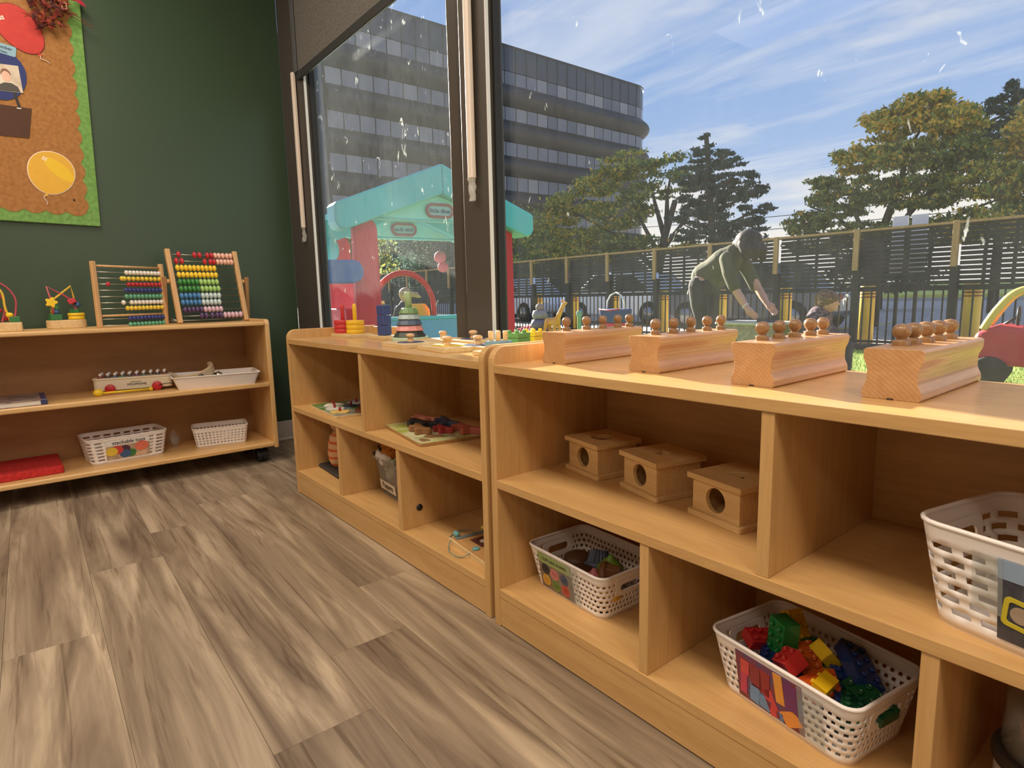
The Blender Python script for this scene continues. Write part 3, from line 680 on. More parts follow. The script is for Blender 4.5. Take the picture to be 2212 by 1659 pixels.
bb_ = lambda x, y, z: inb(bk2, x, y, z)
r2 = math.radians
brick('upright green brick with its studs facing the room in the brick basket', bb_(-.040, .006, .096), (r2(88), r2(3), r2(-26)), GR, 2, 4, s=.0185, h=.030)
brick('long yellow brick against the back left corner of the basket', bb_(-.062, .042, .088), (r2(58), r2(8), r2(76)), YE, 2, 4, s=.017)
brick('red brick sloping in the left corner of the brick basket', bb_(-.084, -.010, .072), (r2(-10), r2(18), r2(-30)), RD, 2, 4)
brick('hollow yellow brick lying open side up at the back of the basket', bb_(.014, .030, .096), (r2(130), r2(10), r2(-30)), YE, 2, 2, True, s=.017, h=.022)
brick('orange-brown brick behind the small red brick', bb_(-.004, .004, .068), (r2(12), r2(-14), r2(40)), (198, 92, 32), 2, 4, s=.016, h=.022)
brick('small red brick tilted at the front rim of the basket', bb_(.002, -.040, .082), (r2(30), r2(-20), r2(-30)), (220, 62, 62), 2, 2, s=.017, h=.026)
brick('bright orange brick at the front with studs turned to the right', bb_(.032, -.046, .074), (r2(10), r2(62), r2(-10)), OR, 2, 4, s=.0165, h=.024)
brick('yellow brick standing on end near the front right of the basket', bb_(.064, -.048, .080), (r2(20), r2(-70), r2(-22)), (246, 200, 30), 2, 2, s=.0175, h=.022)
brick('long dark blue brick leaning along the back of the basket', bb_(.050, .036, .078), (r2(10), r2(26), r2(44)), (36, 58, 112), 2, 4, s=.021, h=.022)
brick('wide blue brick lying flat in the middle right', bb_(.058, -.004, .060), (r2(6), r2(10), r2(30)), (38, 62, 124), 2, 4, s=.019)
brick('dark green brick lying at the right end of the basket', bb_(.092, .002, .064), (r2(14), r2(-12), r2(70)), DG, 2, 4, s=.0175)
brick('second dark green brick in front of the right handle', bb_(.088, -.034, .062), (r2(-10), r2(10), r2(20)), DG, 2, 4, s=.0165)
brick('green brick with studs up beside the hollow yellow one', bb_(.030, .002, .058), (r2(8), r2(6), r2(35)), (30, 96, 52), 2, 4)
brick('green brick half hidden at the back of the basket', bb_(-.014, .040, .062), (r2(14), 0, r2(70)), (36, 108, 58), 2, 4)
brick('blue brick under the upright green brick', bb_(-.052, -.034, .058), (0, r2(12), r2(20)), (40, 60, 130), 2, 4)
brick('purple brick deep in the left end of the basket', bb_(-.080, .018, .040), (0, 0, r2(30)), (74, 42, 96), 2, 4, s=.019)
for i, (x, y, cc, a, wh) in enumerate(((-.045, .012, RD, 20, 'red brick at the bottom left under the others'), (.000, -.020, BL_, 80, 'blue brick at the bottom middle under the others'), (.050, .020, GR, 10, 'green brick at the bottom right under the others'), (.03, -.03, (60, 40, 80), 50, 'violet brick at the bottom front under the others'), (-.02, .03, YE, 30, 'yellow brick at the bottom back under the others'))):
    brick(wh, bb_(x, y, .012 + .0 * i + .012 * (i % 2)), (0, 0, r2(a)), cc, 2, 4, s=.0185, h=.024)

# basket at the right edge
bk3 = basket('woven_basket', 'large white woven basket with a picture label at the right edge of the photo', (.9735, .1110, ZM), math.radians(-13), .286, .205, .127, cu=.0116, cv=.0076, hw=2, gap=1, rc=.03, handles=True)
tf3 = math.atan(.018 / .127)
c3 = card(bk3, .16, .098, mottle('photo_dark_slate', [(48, 50, 58), (66, 68, 78), (84, 86, 96)], 50, .3), (.030, -.0950, .062), (tf3, 0, 0), 'picture_label')
MB().box(-.08, .08, -.0012, -.0004, .026, .049).build('title_strip', flat((150, 172, 200), .4, name='label_blue', var=.02), c3)
for px_, pz_, cc in ((-.058, -.012, (206, 190, 52)), (-.02, -.02, (196, 80, 70)), (.02, -.01, (96, 150, 96))):
    MB().ringprism(rrect(.034, .036, .006), rrect(.024, .026, .004), -.0008, .0002, ax='y').build('print', flat(cc, .4, var=.03), c3, (px_, -.0008, pz_), (0, .12, 0))
    disc(c3, .010, flat((170, 150, 130), .5, var=.1), (px_, -.0009, pz_))
MB().box(-.03, 0, -.0014, .0002, -.02, .05).build('clear_tape', tape_m, c3, (-.075, -.0012, 0))
for i, (x, y, z, cc, lb) in enumerate(((.0, .02, .058, (150, 44, 40), 'dark red toy block inside the basket at the right edge'), (-.06, .03, .030, (196, 186, 170), 'pale toy block inside the basket at the right edge'), (.06, -.02, .050, (150, 110, 60), 'brown toy block inside the basket at the right edge'))):
    o = MB().box(-.035, .035, -.028, .028, -.02, .02).build('toy_block', flat(cc, .4, var=.04), None, inb(bk3, x, y, z), (.3, .2, .4 + i), bevel=.004); tag(o, lb, 'toy block', 'blocks in the edge basket')
# clear jar with dark band on the bottom shelf at the right edge
jar = thing('storage_jar', 'clear plastic jar with a dark lid ring on the bottom shelf at the right edge', 'jar', (.948, .155, ZB))
MB().lathe([(.0001, .001), (.052, .001), (.055, .006), (.056, .068), (.054, .070), (.052, .068), (.051, .006), (.0001, .004)], 28).build('cup', flat((206, 196, 190), .4, var=.02), jar)
MB().lathe([(.052, .066), (.0585, .066), (.060, .070), (.060, .080), (.0585, .084), (.052, .084)], 28).build('lid_ring', flat((58, 52, 48), .5, var=.02), jar)
MB().lathe([(.0515, .084), (.0500, .150), (.046, .158), (.0001, .160), (.0001, .158), (.045, .156), (.0485, .149), (.0500, .084)], 28).build('clear_dome', clear_mat('jar_clear', mix=.18), jar)
MB().ball(.034, (0, 0, .112), 16, 10).build('contents', mottle('jar_contents', [(120, 56, 40), (190, 120, 90), (220, 180, 150)], 60, .6), jar)
# ================================================================== on the corner shelf (top)
ZA = H + .0026
def peg_rings(label, loc, rz): pass
# red and yellow ring pegs on one board
o = thing('ring_peg_board', 'pale board with red and yellow rings on pegs, at the corner end', 'stacking toy', (-1.205, .213, ZA), math.radians(-3))
MB().box(-.085, .105, -.050, .056, 0, .012).build('board', pale_wood, o, bevel=.0015)
def ring_stack(par, x, y, col, nr, r_, h, ph, nm):
    m_ = flat(col, .45, var=.04)
    for i in range(nr): MB().cyl(r_, h - .0006, (x, y, .012 + i * h), 26, ch=.0012).build('ring', m_, par)
    MB().lathe([(.0078, .012), (.0078, ph - .012), (.006, ph - .004), (.0001, ph)], 14, (x, y, 0)).build('peg', m_, par)
ring_stack(o, -.050, -.006, (196, 54, 56), 3, .0345, .0175, .128, 'red')
ring_stack(o, .038, .010, (232, 184, 40), 3, .0345, .0175, .130, 'yellow')
# blue cubes on a peg
o = thing('cube_peg_board', 'pale board with three blue cubes stacked on a peg', 'stacking toy', (-.955, .232, ZA), math.radians(-8))
MB().box(-.072, .078, -.034, .034, 0, .013).build('board', pale_wood, o, bevel=.0015)
for i in range(3): MB().box(-.0185, .0185, -.0185, .0185, .0135 + i * .0365, .0135 + (i + 1) * .0365 - .001).build('cube', flat((64, 78, 132), .45, var=.04), o, (.018, 0, 0), (0, 0, math.radians(22)), bevel=.003)
MB().cyl(.0065, .016, (.018, 0, .121), 14, ch=.003).build('peg_tip', pale_wood, o)
# pastel ring stacker
o = thing('ring_stacker', 'cone of five pastel rings on a green peg beside the blue cubes', 'stacking toy', (-.745, .225, ZA)); o.scale = (.84, .84, .82)
MB().lathe([(.0001, 0), (.072, 0), (.074, .004), (.074, .0165), (.072, .019), (.0001, .019)], 40).build('base', flat((178, 198, 168), .5, var=.03), o)
z = .019
for col, r0, r1, hh in (((58, 66, 62), .066, .053, .025), ((222, 150, 146), .058, .048, .0235), ((84, 100, 122), .053, .043, .0235), ((168, 186, 190), .047, .037, .0225), ((116, 148, 100), .041, .030, .024)):
    MB().lathe([(.008, z), (r0 - .002, z), (r0, z + .003), (r1, z + hh - .003), (r1 - .003, z + hh - .0005), (.008, z + hh - .0005)], 10, smooth=False).build('ring', flat(col, .5, var=.03), o); z += hh
MB().lathe([(.0135, z), (.0135, z + .060), (.0120, z + .064), (.0001, z + .065)], 18).build('peg', flat((166, 192, 150), .5, var=.03), o)
# single-knob puzzle boards
puzzle_knob = wood('turned_knob', (226, 188, 140), (206, 160, 110), 'z', 5, .4, streak=4)
def knob_puzzle(label, loc, rz, wd, dp, col, shape='disc', kx=0, ky=0, ks=1.0, th=.0125):
    o = thing('knob_puzzle', label, 'puzzle board', loc, rz, 'single knob puzzle boards')
    MB().prism(rrect(wd, dp, .006, 3), 0, th).build('board', pale_wood, o, bevel=.0012)
    m_ = flat(col, .4, var=.03)
    sh = circ(.040, 28, kx, ky) if shape == 'disc' else rrect(.072, .072, .003, 2, kx, ky)
    MB().prism(sh, th - .0005, th + .0012).build('piece', m_, o)
    MB().lathe([(.0110 * ks, 0), (.0100 * ks, .003), (.0078 * ks, .008), (.0078 * ks, .011), (.0115 * ks, .0145), (.0135 * ks, .0175), (.0135 * ks, .0205), (.0110 * ks, .0240), (.0055 * ks, .0258), (.0001, .0260)], 22, (kx, ky, th + .001)).build('knob', puzzle_knob, o)
    return o
knob_puzzle('knobbed puzzle board with dark blue disc, nearest the ring stacker', (-.560, .128, ZA), math.radians(-4), .168, .130, (62, 70, 108), 'disc', .004, -.006)
knob_puzzle('knobbed puzzle board with yellow square, at the front edge of the shelf', (-.350, .130, ZA), math.radians(-6), .172, .128, (226, 186, 60), 'square', .004, -.010)
knob_puzzle('knobbed puzzle board behind the blue-disc board, its knob left of the post', (-.600, .272, ZA), math.radians(2), .130, .120, (226, 206, 170), 'disc', .020, -.020)
knob_puzzle('knobbed puzzle board at the back with its knob before the dark post', (-.455, .292, ZA), math.radians(0), .140, .120, (74, 84, 120), 'disc', -.028, .010, th=.0150)
knob_puzzle('knobbed puzzle board with dark disc behind the blue peg block', (-.270, .205, ZA), math.radians(-4), .120, .110, (70, 80, 116), 'disc', -.028, -.018)
# peg blocks: blue with plain pegs, green and yellow stacks, on one long base
o = thing('peg_block_sorter', 'long base with blue, green and yellow peg blocks beside the end panel', 'stacking toy', (-.150, .195, ZA), math.radians(12)); o.scale = (.86, .92, .95)
MB().box(-.045, .045, -.125, .135, 0, .012).build('board', pale_wood, o, bevel=.0015)
MB().box(-.028, .028, -.092, -.036, .012, .036).build('blue_block', flat((118, 158, 184), .5, var=.03), o, bevel=.002)
for x, y in ((-.015, -.080), (.013, -.080), (-.015, -.050), (.013, -.050)): MB().cyl(.0072, .028, (x, y, .034), 14, ch=.0015).build('peg', pale_wood, o)
for nm, y0, cc, k in (('green_block', -.012, (96, 148, 76), 3), ('yellow_block', .064, (232, 198, 52), 3)):
    for i in range(k): MB().box(-.028, .028, y0, y0 + .056, .012 + i * .0135, .012 + (i + 1) * .0135 - .0007).build(nm, flat(cc, .5, var=.03), o, bevel=.0015)
    for x, y in ((-.016, y0 + .012), (.014, y0 + .012), (-.016, y0 + .044), (.014, y0 + .044)): MB().cyl(.0062, .008, (x, y, .012 + k * .0135 - .001), 12, ch=.001).build('peg', flat(tuple(min(255, int(q * 1.05)) for q in cc), .5, var=.03), o)
# ================================================================== inside the corner shelf
def blob(n, r_, seed, amp=.35, cx=0, cy=0, sx=1, sy=1):
    rr = random.Random(seed); ph = [rr.random() * 6.28 for _ in range(4)]
    return [(cx + sx * r_ * (1 + amp * (.5 * math.sin(2 * a + ph[0]) + .35 * math.sin(3 * a + ph[1]) + .25 * math.sin(5 * a + ph[2]))) * math.cos(a), cy + sy * r_ * (1 + amp * (.5 * math.sin(2 * a + ph[0]) + .35 * math.sin(3 * a + ph[1]) + .25 * math.sin(5 * a + ph[2]))) * math.sin(a)) for a in [2 * pi * i / n for i in range(n)]]
# farm peg puzzle
o = thing('peg_puzzle', 'flat farm peg puzzle board with green scenery on the middle shelf', 'puzzle', (-1.055, .133, ZM), math.radians(-4))
MB().prism(rrect(.30, .215, .008, 3), 0, .0085).build('board', pale_wood, o, bevel=.001)
scen = mottle('farm_scene_print', [(58, 92, 42), (96, 132, 62), (150, 158, 150), (120, 104, 84)], 11, .4, 3)
MB().prism(rrect(.298, .213, .008, 3), .0085, .0089).build('picture', scen, o)
for i, (x, y, r_, cc) in enumerate(((-.075, -.04, .030, (226, 220, 208)), (.005, -.062, .032, (214, 208, 200)), (.085, -.070, .030, (226, 190, 110)), (-.06, .045, .030, (206, 214, 222)), (.03, .055, .040, (112, 60, 48)), (.10, .02, .038, (130, 70, 52)), (-.01, .005, .022, (60, 70, 100)))):
    p = MB().prism(blob(22, r_, i, .35), .0089, .0140).build('piece', flat(cc, .45, var=.10), o, (x, y, 0), bevel=.0008)
    MB().cyl(.0045, .014, (0, 0, .0140), 10, ch=.001).build('peg', flat((150, 36, 34), .4, var=.03), p)
# chunky animal puzzle
o = thing('chunky_puzzle', 'chunky animal puzzle board with thick pieces on the middle shelf', 'puzzle', (-.503, .152, ZM), math.radians(-9))
MB().prism(rrect(.325, .205, .012, 4), 0, .0095).build('board', wood('puzzle_edge', (176, 134, 84), (156, 116, 70), 'x', 2, .5), o, bevel=.001)
MB().prism(rrect(.322, .202, .012, 4), .0095, .0099).build('picture', mottle('meadow_print', [(150, 160, 70), (176, 180, 96), (206, 200, 170), (130, 150, 70)], 14, .4, 2), o)
def animal(seed, L_, h_):
    """side silhouette of a standing animal as an outline"""
    base = [(-.50, .30), (-.56, .12), (-.44, .05), (-.34, .10), (-.34, -.30), (-.20, -.32), (-.16, -.06), (.14, -.06), (.18, -.32), (.32, -.30), (.34, .02), (.42, .16), (.50, .20), (.56, .34), (.46, .46), (.36, .42), (.26, .30), (0, .26), (-.30, .30)]
    rr = random.Random(seed); return [(a * L_ * (1 + .06 * (rr.random() - .5)), b * h_ * (1 + .1 * (rr.random() - .5))) for a, b in base]
for i, (x, y, L_, h_, cc, an, hh) in enumerate(((-.100, .012, .115, .070, (222, 146, 128), .25, .020), (-.010, .045, .120, .072, (62, 70, 96), -.1, .022), (-.042, -.022, .118, .070, (44, 46, 54), .3, .020), (.095, .060, .120, .070, (176, 92, 76), .05, .020), (.060, .004, .070, .055, (172, 62, 62), .1, .018), (.025, -.055, .090, .060, (140, 98, 60), 0, .020))):
    MB().prism(animal(i, L_, h_), .0099, .0099 + hh).build('piece', flat(cc, .45, var=.04), o, (x, y, 0), (0, 0, an), bevel=.003)
for i, (x, y, r_) in enumerate(((.095, -.035, .026), (.125, -.075, .016))):
    MB().prism(blob(20, r_, 20 + i), .0098, .0104).build('empty_slot', flat((132, 98, 62), .6, var=.05), o, (x, y, 0))
# striped soft giraffe-like figure on a dark tray
o = MB().prism(rrect(.235, .20, .016, 4), 0, .012).build('dark_tray', flat((58, 54, 52), .7, var=.08, bump=.2), None, (-1.165, .172, ZB), (0, 0, math.radians(-3)), bevel=.005, seg=3)
tag(o, 'dark grey flat cushion tray on the bottom shelf in the left compartment', 'tray')
stripe_m, t_ = newmat('orange_striped_plush'); n_ = t_.nodes
ou = n_.new('ShaderNodeOutputMaterial'); b_ = n_.new('ShaderNodeBsdfPrincipled'); t_.links.new(b_.outputs[0], ou.inputs[0]); tcn = n_.new('ShaderNodeTexCoord')
wv = n_.new('ShaderNodeTexWave'); wv.bands_direction = 'Z'; wv.inputs['Scale'].default_value = 11; wv.inputs['Distortion'].default_value = 1.2; t_.links.new(tcn.outputs['Object'], wv.inputs['Vector'])
rp = n_.new('ShaderNodeValToRGB'); rp.color_ramp.elements[0].position = .70; rp.color_ramp.elements[0].color = s2l((226, 178, 132)); rp.color_ramp.elements[1].position = .80; rp.color_ramp.elements[1].color = s2l((214, 104, 60)); t_.links.new(wv.outputs[1], rp.inputs[0]); t_.links.new(rp.outputs[0], b_.inputs['Base Color']); b_.inputs['Roughness'].default_value = .9
o = thing('striped_toy', 'orange striped soft toy figure standing on the dark tray', 'soft toy', (-1.186, .132, ZB + .012))
MB().lathe([(.0001, 0), (.026, .001), (.036, .012), (.043, .035), (.045, .062), (.041, .090), (.033, .115), (.024, .136), (.018, .150), (.0001, .153)], 22).build('body', stripe_m, o)
MB().ball(.033, (0, 0, .178), 18, 12, sc_=(.9, .95, 1.05)).build('head', flat((222, 178, 150), .9, var=.05), o)
for sx in (-1, 1): MB().ball(.012, (sx * .022, 0, .212), 10, 7, sc_=(.8, .5, 1.3)).build('ear', flat((206, 130, 90), .9, var=.05), o)
for sx in (-1, 1): MB().tube([(sx * .034, -.010, .12), (sx * .046, -.016, .09), (sx * .047, -.018, .060)], [.011, .010, .011], 10).build('arm', stripe_m, o)
# clear puppet bin
pb = thing('clear_bin', 'clear plastic bin full of hand puppets with a handwritten label', 'storage bin', (-.712, .190, ZB), math.radians(-4))
clear_bin = clear_mat('bin_clear', (.90, .90, .87, 1), .12, .20)
def tub(wd, dp, h, tp, t=.0015):
    a = rrect(wd - tp, dp - tp, .02, 4); b = rrect(wd, dp, .022, 4); n = len(a); v = [(x, y, .002) for x, y in a] + [(x, y, h) for x, y in b]
    return MB().add(v, [(i, (i + 1) % n, n + (i + 1) % n, n + i) for i in range(n)], 0, True).add(v[:n], [tuple(range(n))])
q_ = tub(.245, .175, .128, .032).build('tub', clear_bin, pb); s_ = q_.modifiers.new('thick', 'SOLIDIFY'); s_.thickness = .0016
MB().ringprism(rrect(.262, .192, .026, 5), rrect(.244, .174, .021, 5), .124, .131).build('rim', clear_bin, pb, bevel=.001)
lc = MB().box(-.062, .062, -.0008, 0, -.0165, .0165).build('label_card', flat((236, 226, 206), .6, var=.01), pb, (-.030, -.0765, .034), (.125, 0, 0))
text('Puppets', .027, 'lettering', flat((32, 30, 34), .6, var=0), lc, (0, -.0012, .001), (pi / 2, 0, 0), bold=.0004)
tig = mottle('tiger_plush', [(40, 28, 22), (206, 126, 54), (218, 140, 62), (48, 34, 26)], 22, .95, 2, (1, 1.6, 2.2), dist=1.6)
wht = flat((236, 226, 216), .95, var=.04, name='white_plush')
o = thing('tiger_puppet', 'orange and black tiger hand puppet on top of the puppet bin', 'puppet', inb(pb, -.078, -.030, .128), math.radians(-22))
MB().ball(.052, (0, 0, .018), 20, 14, sc_=(1.05, .92, .86)).build('head', tig, o)
MB().ball(.026, (-.008, -.043, .004), 16, 10, sc_=(1.2, .8, .8)).build('muzzle', wht, o)
MB().ball(.030, (.026, -.030, -.006), 16, 10, sc_=(1.0, .8, .8)).build('cheek', wht, o)
for sx in (-1, 1):
    MB().ball(.019, (sx * .044, .006, .05), 12, 8, sc_=(1, .5, 1)).build('ear', tig, o)
    MB().ball(.0065, (sx * .019, -.045, .028), 10, 7).build('eye', black_pl, o)
MB().ball(.0085, (-.008, -.064, .010), 10, 7, sc_=(1.3, .8, .8)).build('nose', black_pl, o)
MB().ball(.014, (-.052, -.012, -.012), 12, 8).build('paw', wht, o)
for i, (x, y, z, r_, cc, lb, sq) in enumerate(((-.070, -.045, .060, .030, (214, 206, 198), 'white puppet pressed against the front of the puppet bin', (.9, .6, 1.1)), (-.030, -.050, .085, .026, (206, 206, 176), 'pale green puppet below the tiger puppet', (.8, .7, 1.3)), (-.015, -.045, .045, .026, (166, 104, 74), 'brown puppet low in the puppet bin', (1, .7, 1.2)), (.030, -.040, .070, .030, (190, 160, 160), 'pinkish puppet in the middle of the puppet bin', (1, .7, 1)), (.07, -.03, .05, .034, (120, 100, 90), 'dark brown puppet at the right of the puppet bin', (1, .8, 1)), (-.06, .03, .05, .036, (100, 84, 76), 'dark puppet at the back left of the puppet bin', (1, .9, 1)), (.03, .03, .06, .04, (110, 96, 88), 'dark puppet at the back right of the puppet bin', (1, .9, 1)), (-.095, -.02, .066, .017, (230, 224, 214), 'small white puppet head at the left of the puppet bin', (1, 1, 1)))):
    o = thing('hand_puppet', lb, 'puppet', inb(pb, x, y, z), i * .7, 'puppets in the clear bin')
    m_ = mottle('plush_%d' % i, [tuple(int(q * .7) for q in cc), cc, tuple(min(255, int(q * 1.1)) for q in cc)], 40, .95, 3)
    MB().ball(r_, (0, 0, 0), 14, 10, sc_=sq).build('body', m_, o)
    MB().ball(r_ * .5, (0, -r_ * .35, r_ * .9 * sq[2]), 12, 8).build('head', m_, o)
    for sx in (-1, 1): MB().ball(r_ * .22, (sx * r_ * .4, -r_ * .3, r_ * 1.32 * sq[2]), 8, 6).build('ear', m_, o)
# lacing board with strings
o = thing('lacing_board', 'wooden lacing board with blue strings on the bottom shelf', 'lacing toy', (-.150, .130, ZB), math.radians(-6))
MB().box(-.125, .125, -.085, .105, 0, .014).build('board', pale_wood, o, bevel=.001)
MB().box(-.121, .121, -.081, .101, .014, .0150).build('face', wood('lacing_face', (196, 150, 96), (180, 134, 82), 'x', 2, .5), o)
for i, (x, y, wd, dp, cc) in enumerate(((-.045, -.020, .060, .050, (92, 52, 42)), (-.030, .058, .060, .050, (66, 84, 90)), (.06, -.02, .055, .050, (150, 104, 64)), (.06, .06, .055, .05, (110, 130, 110)))):
    c = MB().box(-wd / 2, wd / 2, -dp / 2, dp / 2, .0150, .0162).build('picture_tile', flat(cc, .4, var=.15), o, (x, y, 0), (0, 0, .05))
    MB().prism(circ(.011, 18), .0162, .0168).build('print', flat((214, 202, 184), .5, var=.05), c, (.0, .0, 0))
teal = flat((104, 158, 160), .6, var=.03)
MB().box(-.108, -.094, -.075, .03, .0150, .0175).build('ruler_strip', flat((110, 122, 124), .5, var=.05), o, rot=(0, 0, 0))
for pts in ([(-.118, -.060, .018), (-.135, -.075, .006), (-.160, -.060, .0022), (-.178, -.02, .0022), (-.150, .015, .0022), (-.122, .02, .010)], [(-.118, -.070, .016), (-.105, -.092, .010), (-.07, -.112, .0022), (-.02, -.108, .0022), (-.005, -.086, .012), (-.012, -.060, .018)]):
    P_ = []
    for i in range(len(pts) - 1):
        for k in range(6):
            t = k / 6; p0 = pts[max(i - 1, 0)]; p1 = pts[i]; p2 = pts[i + 1]; p3 = pts[min(i + 2, len(pts) - 1)]
            P_.append(tuple(.5 * ((2 * p1[a]) + (-p0[a] + p2[a]) * t + (2 * p0[a] - 5 * p1[a] + 4 * p2[a] - p3[a]) * t * t + (-p0[a] + 3 * p1[a] - 3 * p2[a] + p3[a]) * t ** 3) for a in range(3)))
    P_.append(pts[-1]); MB().tube(P_, .0014, 6).build('string', flat((120, 140, 128), .8, var=.05), o)
MB().lathe([(.004, -.011), (.0075, -.007), (.0075, .007), (.004, .011)], 12, (-.119, -.064, .022), ax='x').build('bead', teal, o)
MB().cyl(.010, .004, (-.012, -.062, .0150), 18, ch=.001).build('button', teal, o)
for x, y in ((-.120, .022), (-.02, .098), (.05, .10)): MB().ball(.0068, (x, y, .020), 12, 8).build('peg_head', flat((224, 206, 96), .5, var=.03), o)
# ================================================================== on the rolling shelf
def spl(pts, k=8, closed=False):
    n = len(pts); out_ = []
    for i in range(n if closed else n - 1):
        g = (lambda j: pts[j % n]) if closed else (lambda j: pts[min(max(j, 0), n - 1)])
        p0, p1, p2, p3 = g(i - 1), g(i), g(i + 1), g(i + 2)
        for q in range(k):
            t = q / k; out_.append(tuple(.5 * (2 * p1[a] + (-p0[a] + p2[a]) * t + (2 * p0[a] - 5 * p1[a] + 4 * p2[a] - p3[a]) * t * t + (-p0[a] + 3 * p1[a] - 3 * p2[a] + p3[a]) * t ** 3) for a in range(3)))
    if not closed: out_.append(pts[-1])
    return out_
pinkw, yelw, bluw = flat((186, 78, 92), .4, var=.03), flat((224, 184, 56), .4, var=.03), flat((70, 96, 126), .4, var=.03)
GRN, RED_, YEL, BLU = flat((52, 116, 66), .4, var=.04), flat((196, 50, 66), .4, var=.04), flat((238, 200, 40), .4, var=.04), flat((60, 92, 130), .4, var=.04)
# local y of these = along the wall (+y = right in the picture), local x = depth (+x towards the room)
o = thing('bead_maze', 'wire bead maze with red and yellow loops, cut by the left edge', 'bead maze', (-1.985, -.905, CT))
MB().prism(rrect(.115, .225, .008, 3), 0, .034).build('base', pale_wood, o, bevel=.003)
MB().tube(spl([(0, .088, .034), (-.01, .098, .08), (-.012, .100, .13), (-.012, .070, .178), (-.012, .010, .204), (-.012, -.05, .19), (-.012, -.095, .14), (-.012, -.09, .05), (-.01, -.07, .034)]), .0034, 8).build('red_wire', pinkw, o)
MB().tube(spl([(.01, .052, .034), (.006, .066, .085), (.0, .062, .13), (.0, .02, .17), (.0, -.04, .165), (.0, -.08, .10), (.0, -.05, .034)]), .0034, 8).build('inner_red_wire', pinkw, o)
MB().tube(spl([(.03, .080, .034), (.03, .068, .09), (.028, .066, .14), (.026, .050, .170), (.024, .030, .160), (.022, .020, .12), (.022, -.005, .106), (.022, -.04, .12), (.02, -.06, .15), (.02, -.09, .08), (.02, -.085, .034)]), .0040, 8).build('yellow_wire', yelw, o)
MB().tube(spl([(-.02, .02, .034), (-.02, .03, .10), (-.02, .01, .15), (-.02, -.04, .16), (-.02, -.07, .08), (-.02, -.07, .034)]), .0032, 8).build('blue_wire', bluw, o)
for x, y, z, m_, kx in ((.03, .078, .062, YEL, 1), (.028, .092, .045, GRN, 0), (.006, .010, .100, GRN, 1), (.0, .012, .082, flat((150, 190, 200), .4, var=.03), 1), (.006, .034, .074, flat((180, 200, 220), .4, var=.03), 1), (.0, .046, .080, RED_, 1), (.01, .0, .066, RED_, 1), (.012, .012, .056, YEL, 1), (.014, .016, .045, RED_, 0), (-.01, .064, .05, RED_, 1)):
    (MB().ball(.0125, (x, y, z), 14, 9, sc_=(1, 1, .8)) if kx else MB().box(x - .012, x + .012, y - .016, y + .016, z - .011, z + .011)).build('bead', m_, o, bevel=0 if kx else .002)
o = thing('bead_maze', 'small wire bead maze on an oval block with flower and yellow drum beads', 'bead maze', (-2.095, -.648, CT))
MB().prism(rrect(.085, .138, .040, 8), 0, .034).build('base', pale_wood, o, bevel=.003)
MB().tube([(.01, -.042, .034), (.01, -.040, .10), (0, -.052, .172), (0, .0, .138), (-.01, .030, .112), (.01, .038, .07), (.01, .036, .034)], .0042, 8).build('red_wire', pinkw, o)
MB().tube([(-.01, -.046, .034), (-.006, -.044, .10), (0, -.034, .120), (0, .028, .174), (-.008, .036, .12), (-.01, .040, .034)], .0042, 8).build('yellow_wire', yelw, o)
flo = [(.0185 * (1 + .22 * math.cos(5 * a)) * math.cos(a), .0185 * (1 + .22 * math.cos(5 * a)) * math.sin(a)) for a in [2 * pi * i / 40 for i in range(40)]]
MB().prism(flo, -.008, .008, ax='x').build('flower_bead', YEL, o, (.008, -.043, .108), bevel=.002)
MB().box(-.018, .018, -.020, .020, 0, .024).build('cube_bead', GRN, o, (.004, -.036, .035), (0, 0, .2), bevel=.002)
MB().ball(.013, (.0, -.030, .068), 14, 9).build('bead', BLU, o); MB().box(-.012, .012, -.013, .013, 0, .020).build('cube_bead', GRN, o, (0, -.034, .078), bevel=.002)
MB().cyl(.029, .014, (.006, .036, .035), 24, ch=.002).cyl(.030, .012, (.006, .036, .0500), 24, ch=.002).build('drum_bead', YEL, o)
MB().prism([(.017 * math.cos(2 * pi * i / 12) * (1.15 if i % 2 else .8), .017 * math.sin(2 * pi * i / 12) * (1.15 if i % 2 else .8)) for i in range(12)], 0, .014).build('star_bead', GRN, o, (.008, .034, .063), bevel=.001)
MB().box(-.011, .011, -.014, .014, -.010, .010).build('cube_bead', RED_, o, (.008, .026, .112), (.4, 0, 0), bevel=.002)
MB().ball(.0125, (.0, .044, .096), 14, 9).build('bead', BLU, o)

# ---- abaci
def abacus_bead(sx, sz, m_): return MB().ball(1, (0, 0, 0), 12, 8, sc_=(sx, sz * .96, sz)).build('bead', m_)
def place_beads(par, rows_, sx, sz):
    for zr, xs in rows_:
        for x, m_ in xs:
            key = ('bd', sx, m_.name)
            if key not in MC:
                MC[key] = abacus_bead(sx, sz, m_); b = MC[key]
            else: b = dup(MC[key], 'bead')
            b.parent = par; b.location = (x, 0, zr)
aw = wood('abacus_wood', (222, 178, 126), (202, 154, 100), 'z', 2, .45)
bm_ = {k: flat(c, .35, var=.03, coat=.2) for k, c in dict(W=(236, 228, 220), Y=(238, 206, 66), R=(190, 46, 58), B=(52, 62, 130), G=(96, 168, 132), r=(196, 48, 58), p=(240, 186, 168), y=(246, 206, 58), g=(62, 136, 66), l=(164, 204, 118), b=(70, 126, 178), c=(196, 212, 212), v=(84, 62, 104), m=(214, 178, 192)).items()}
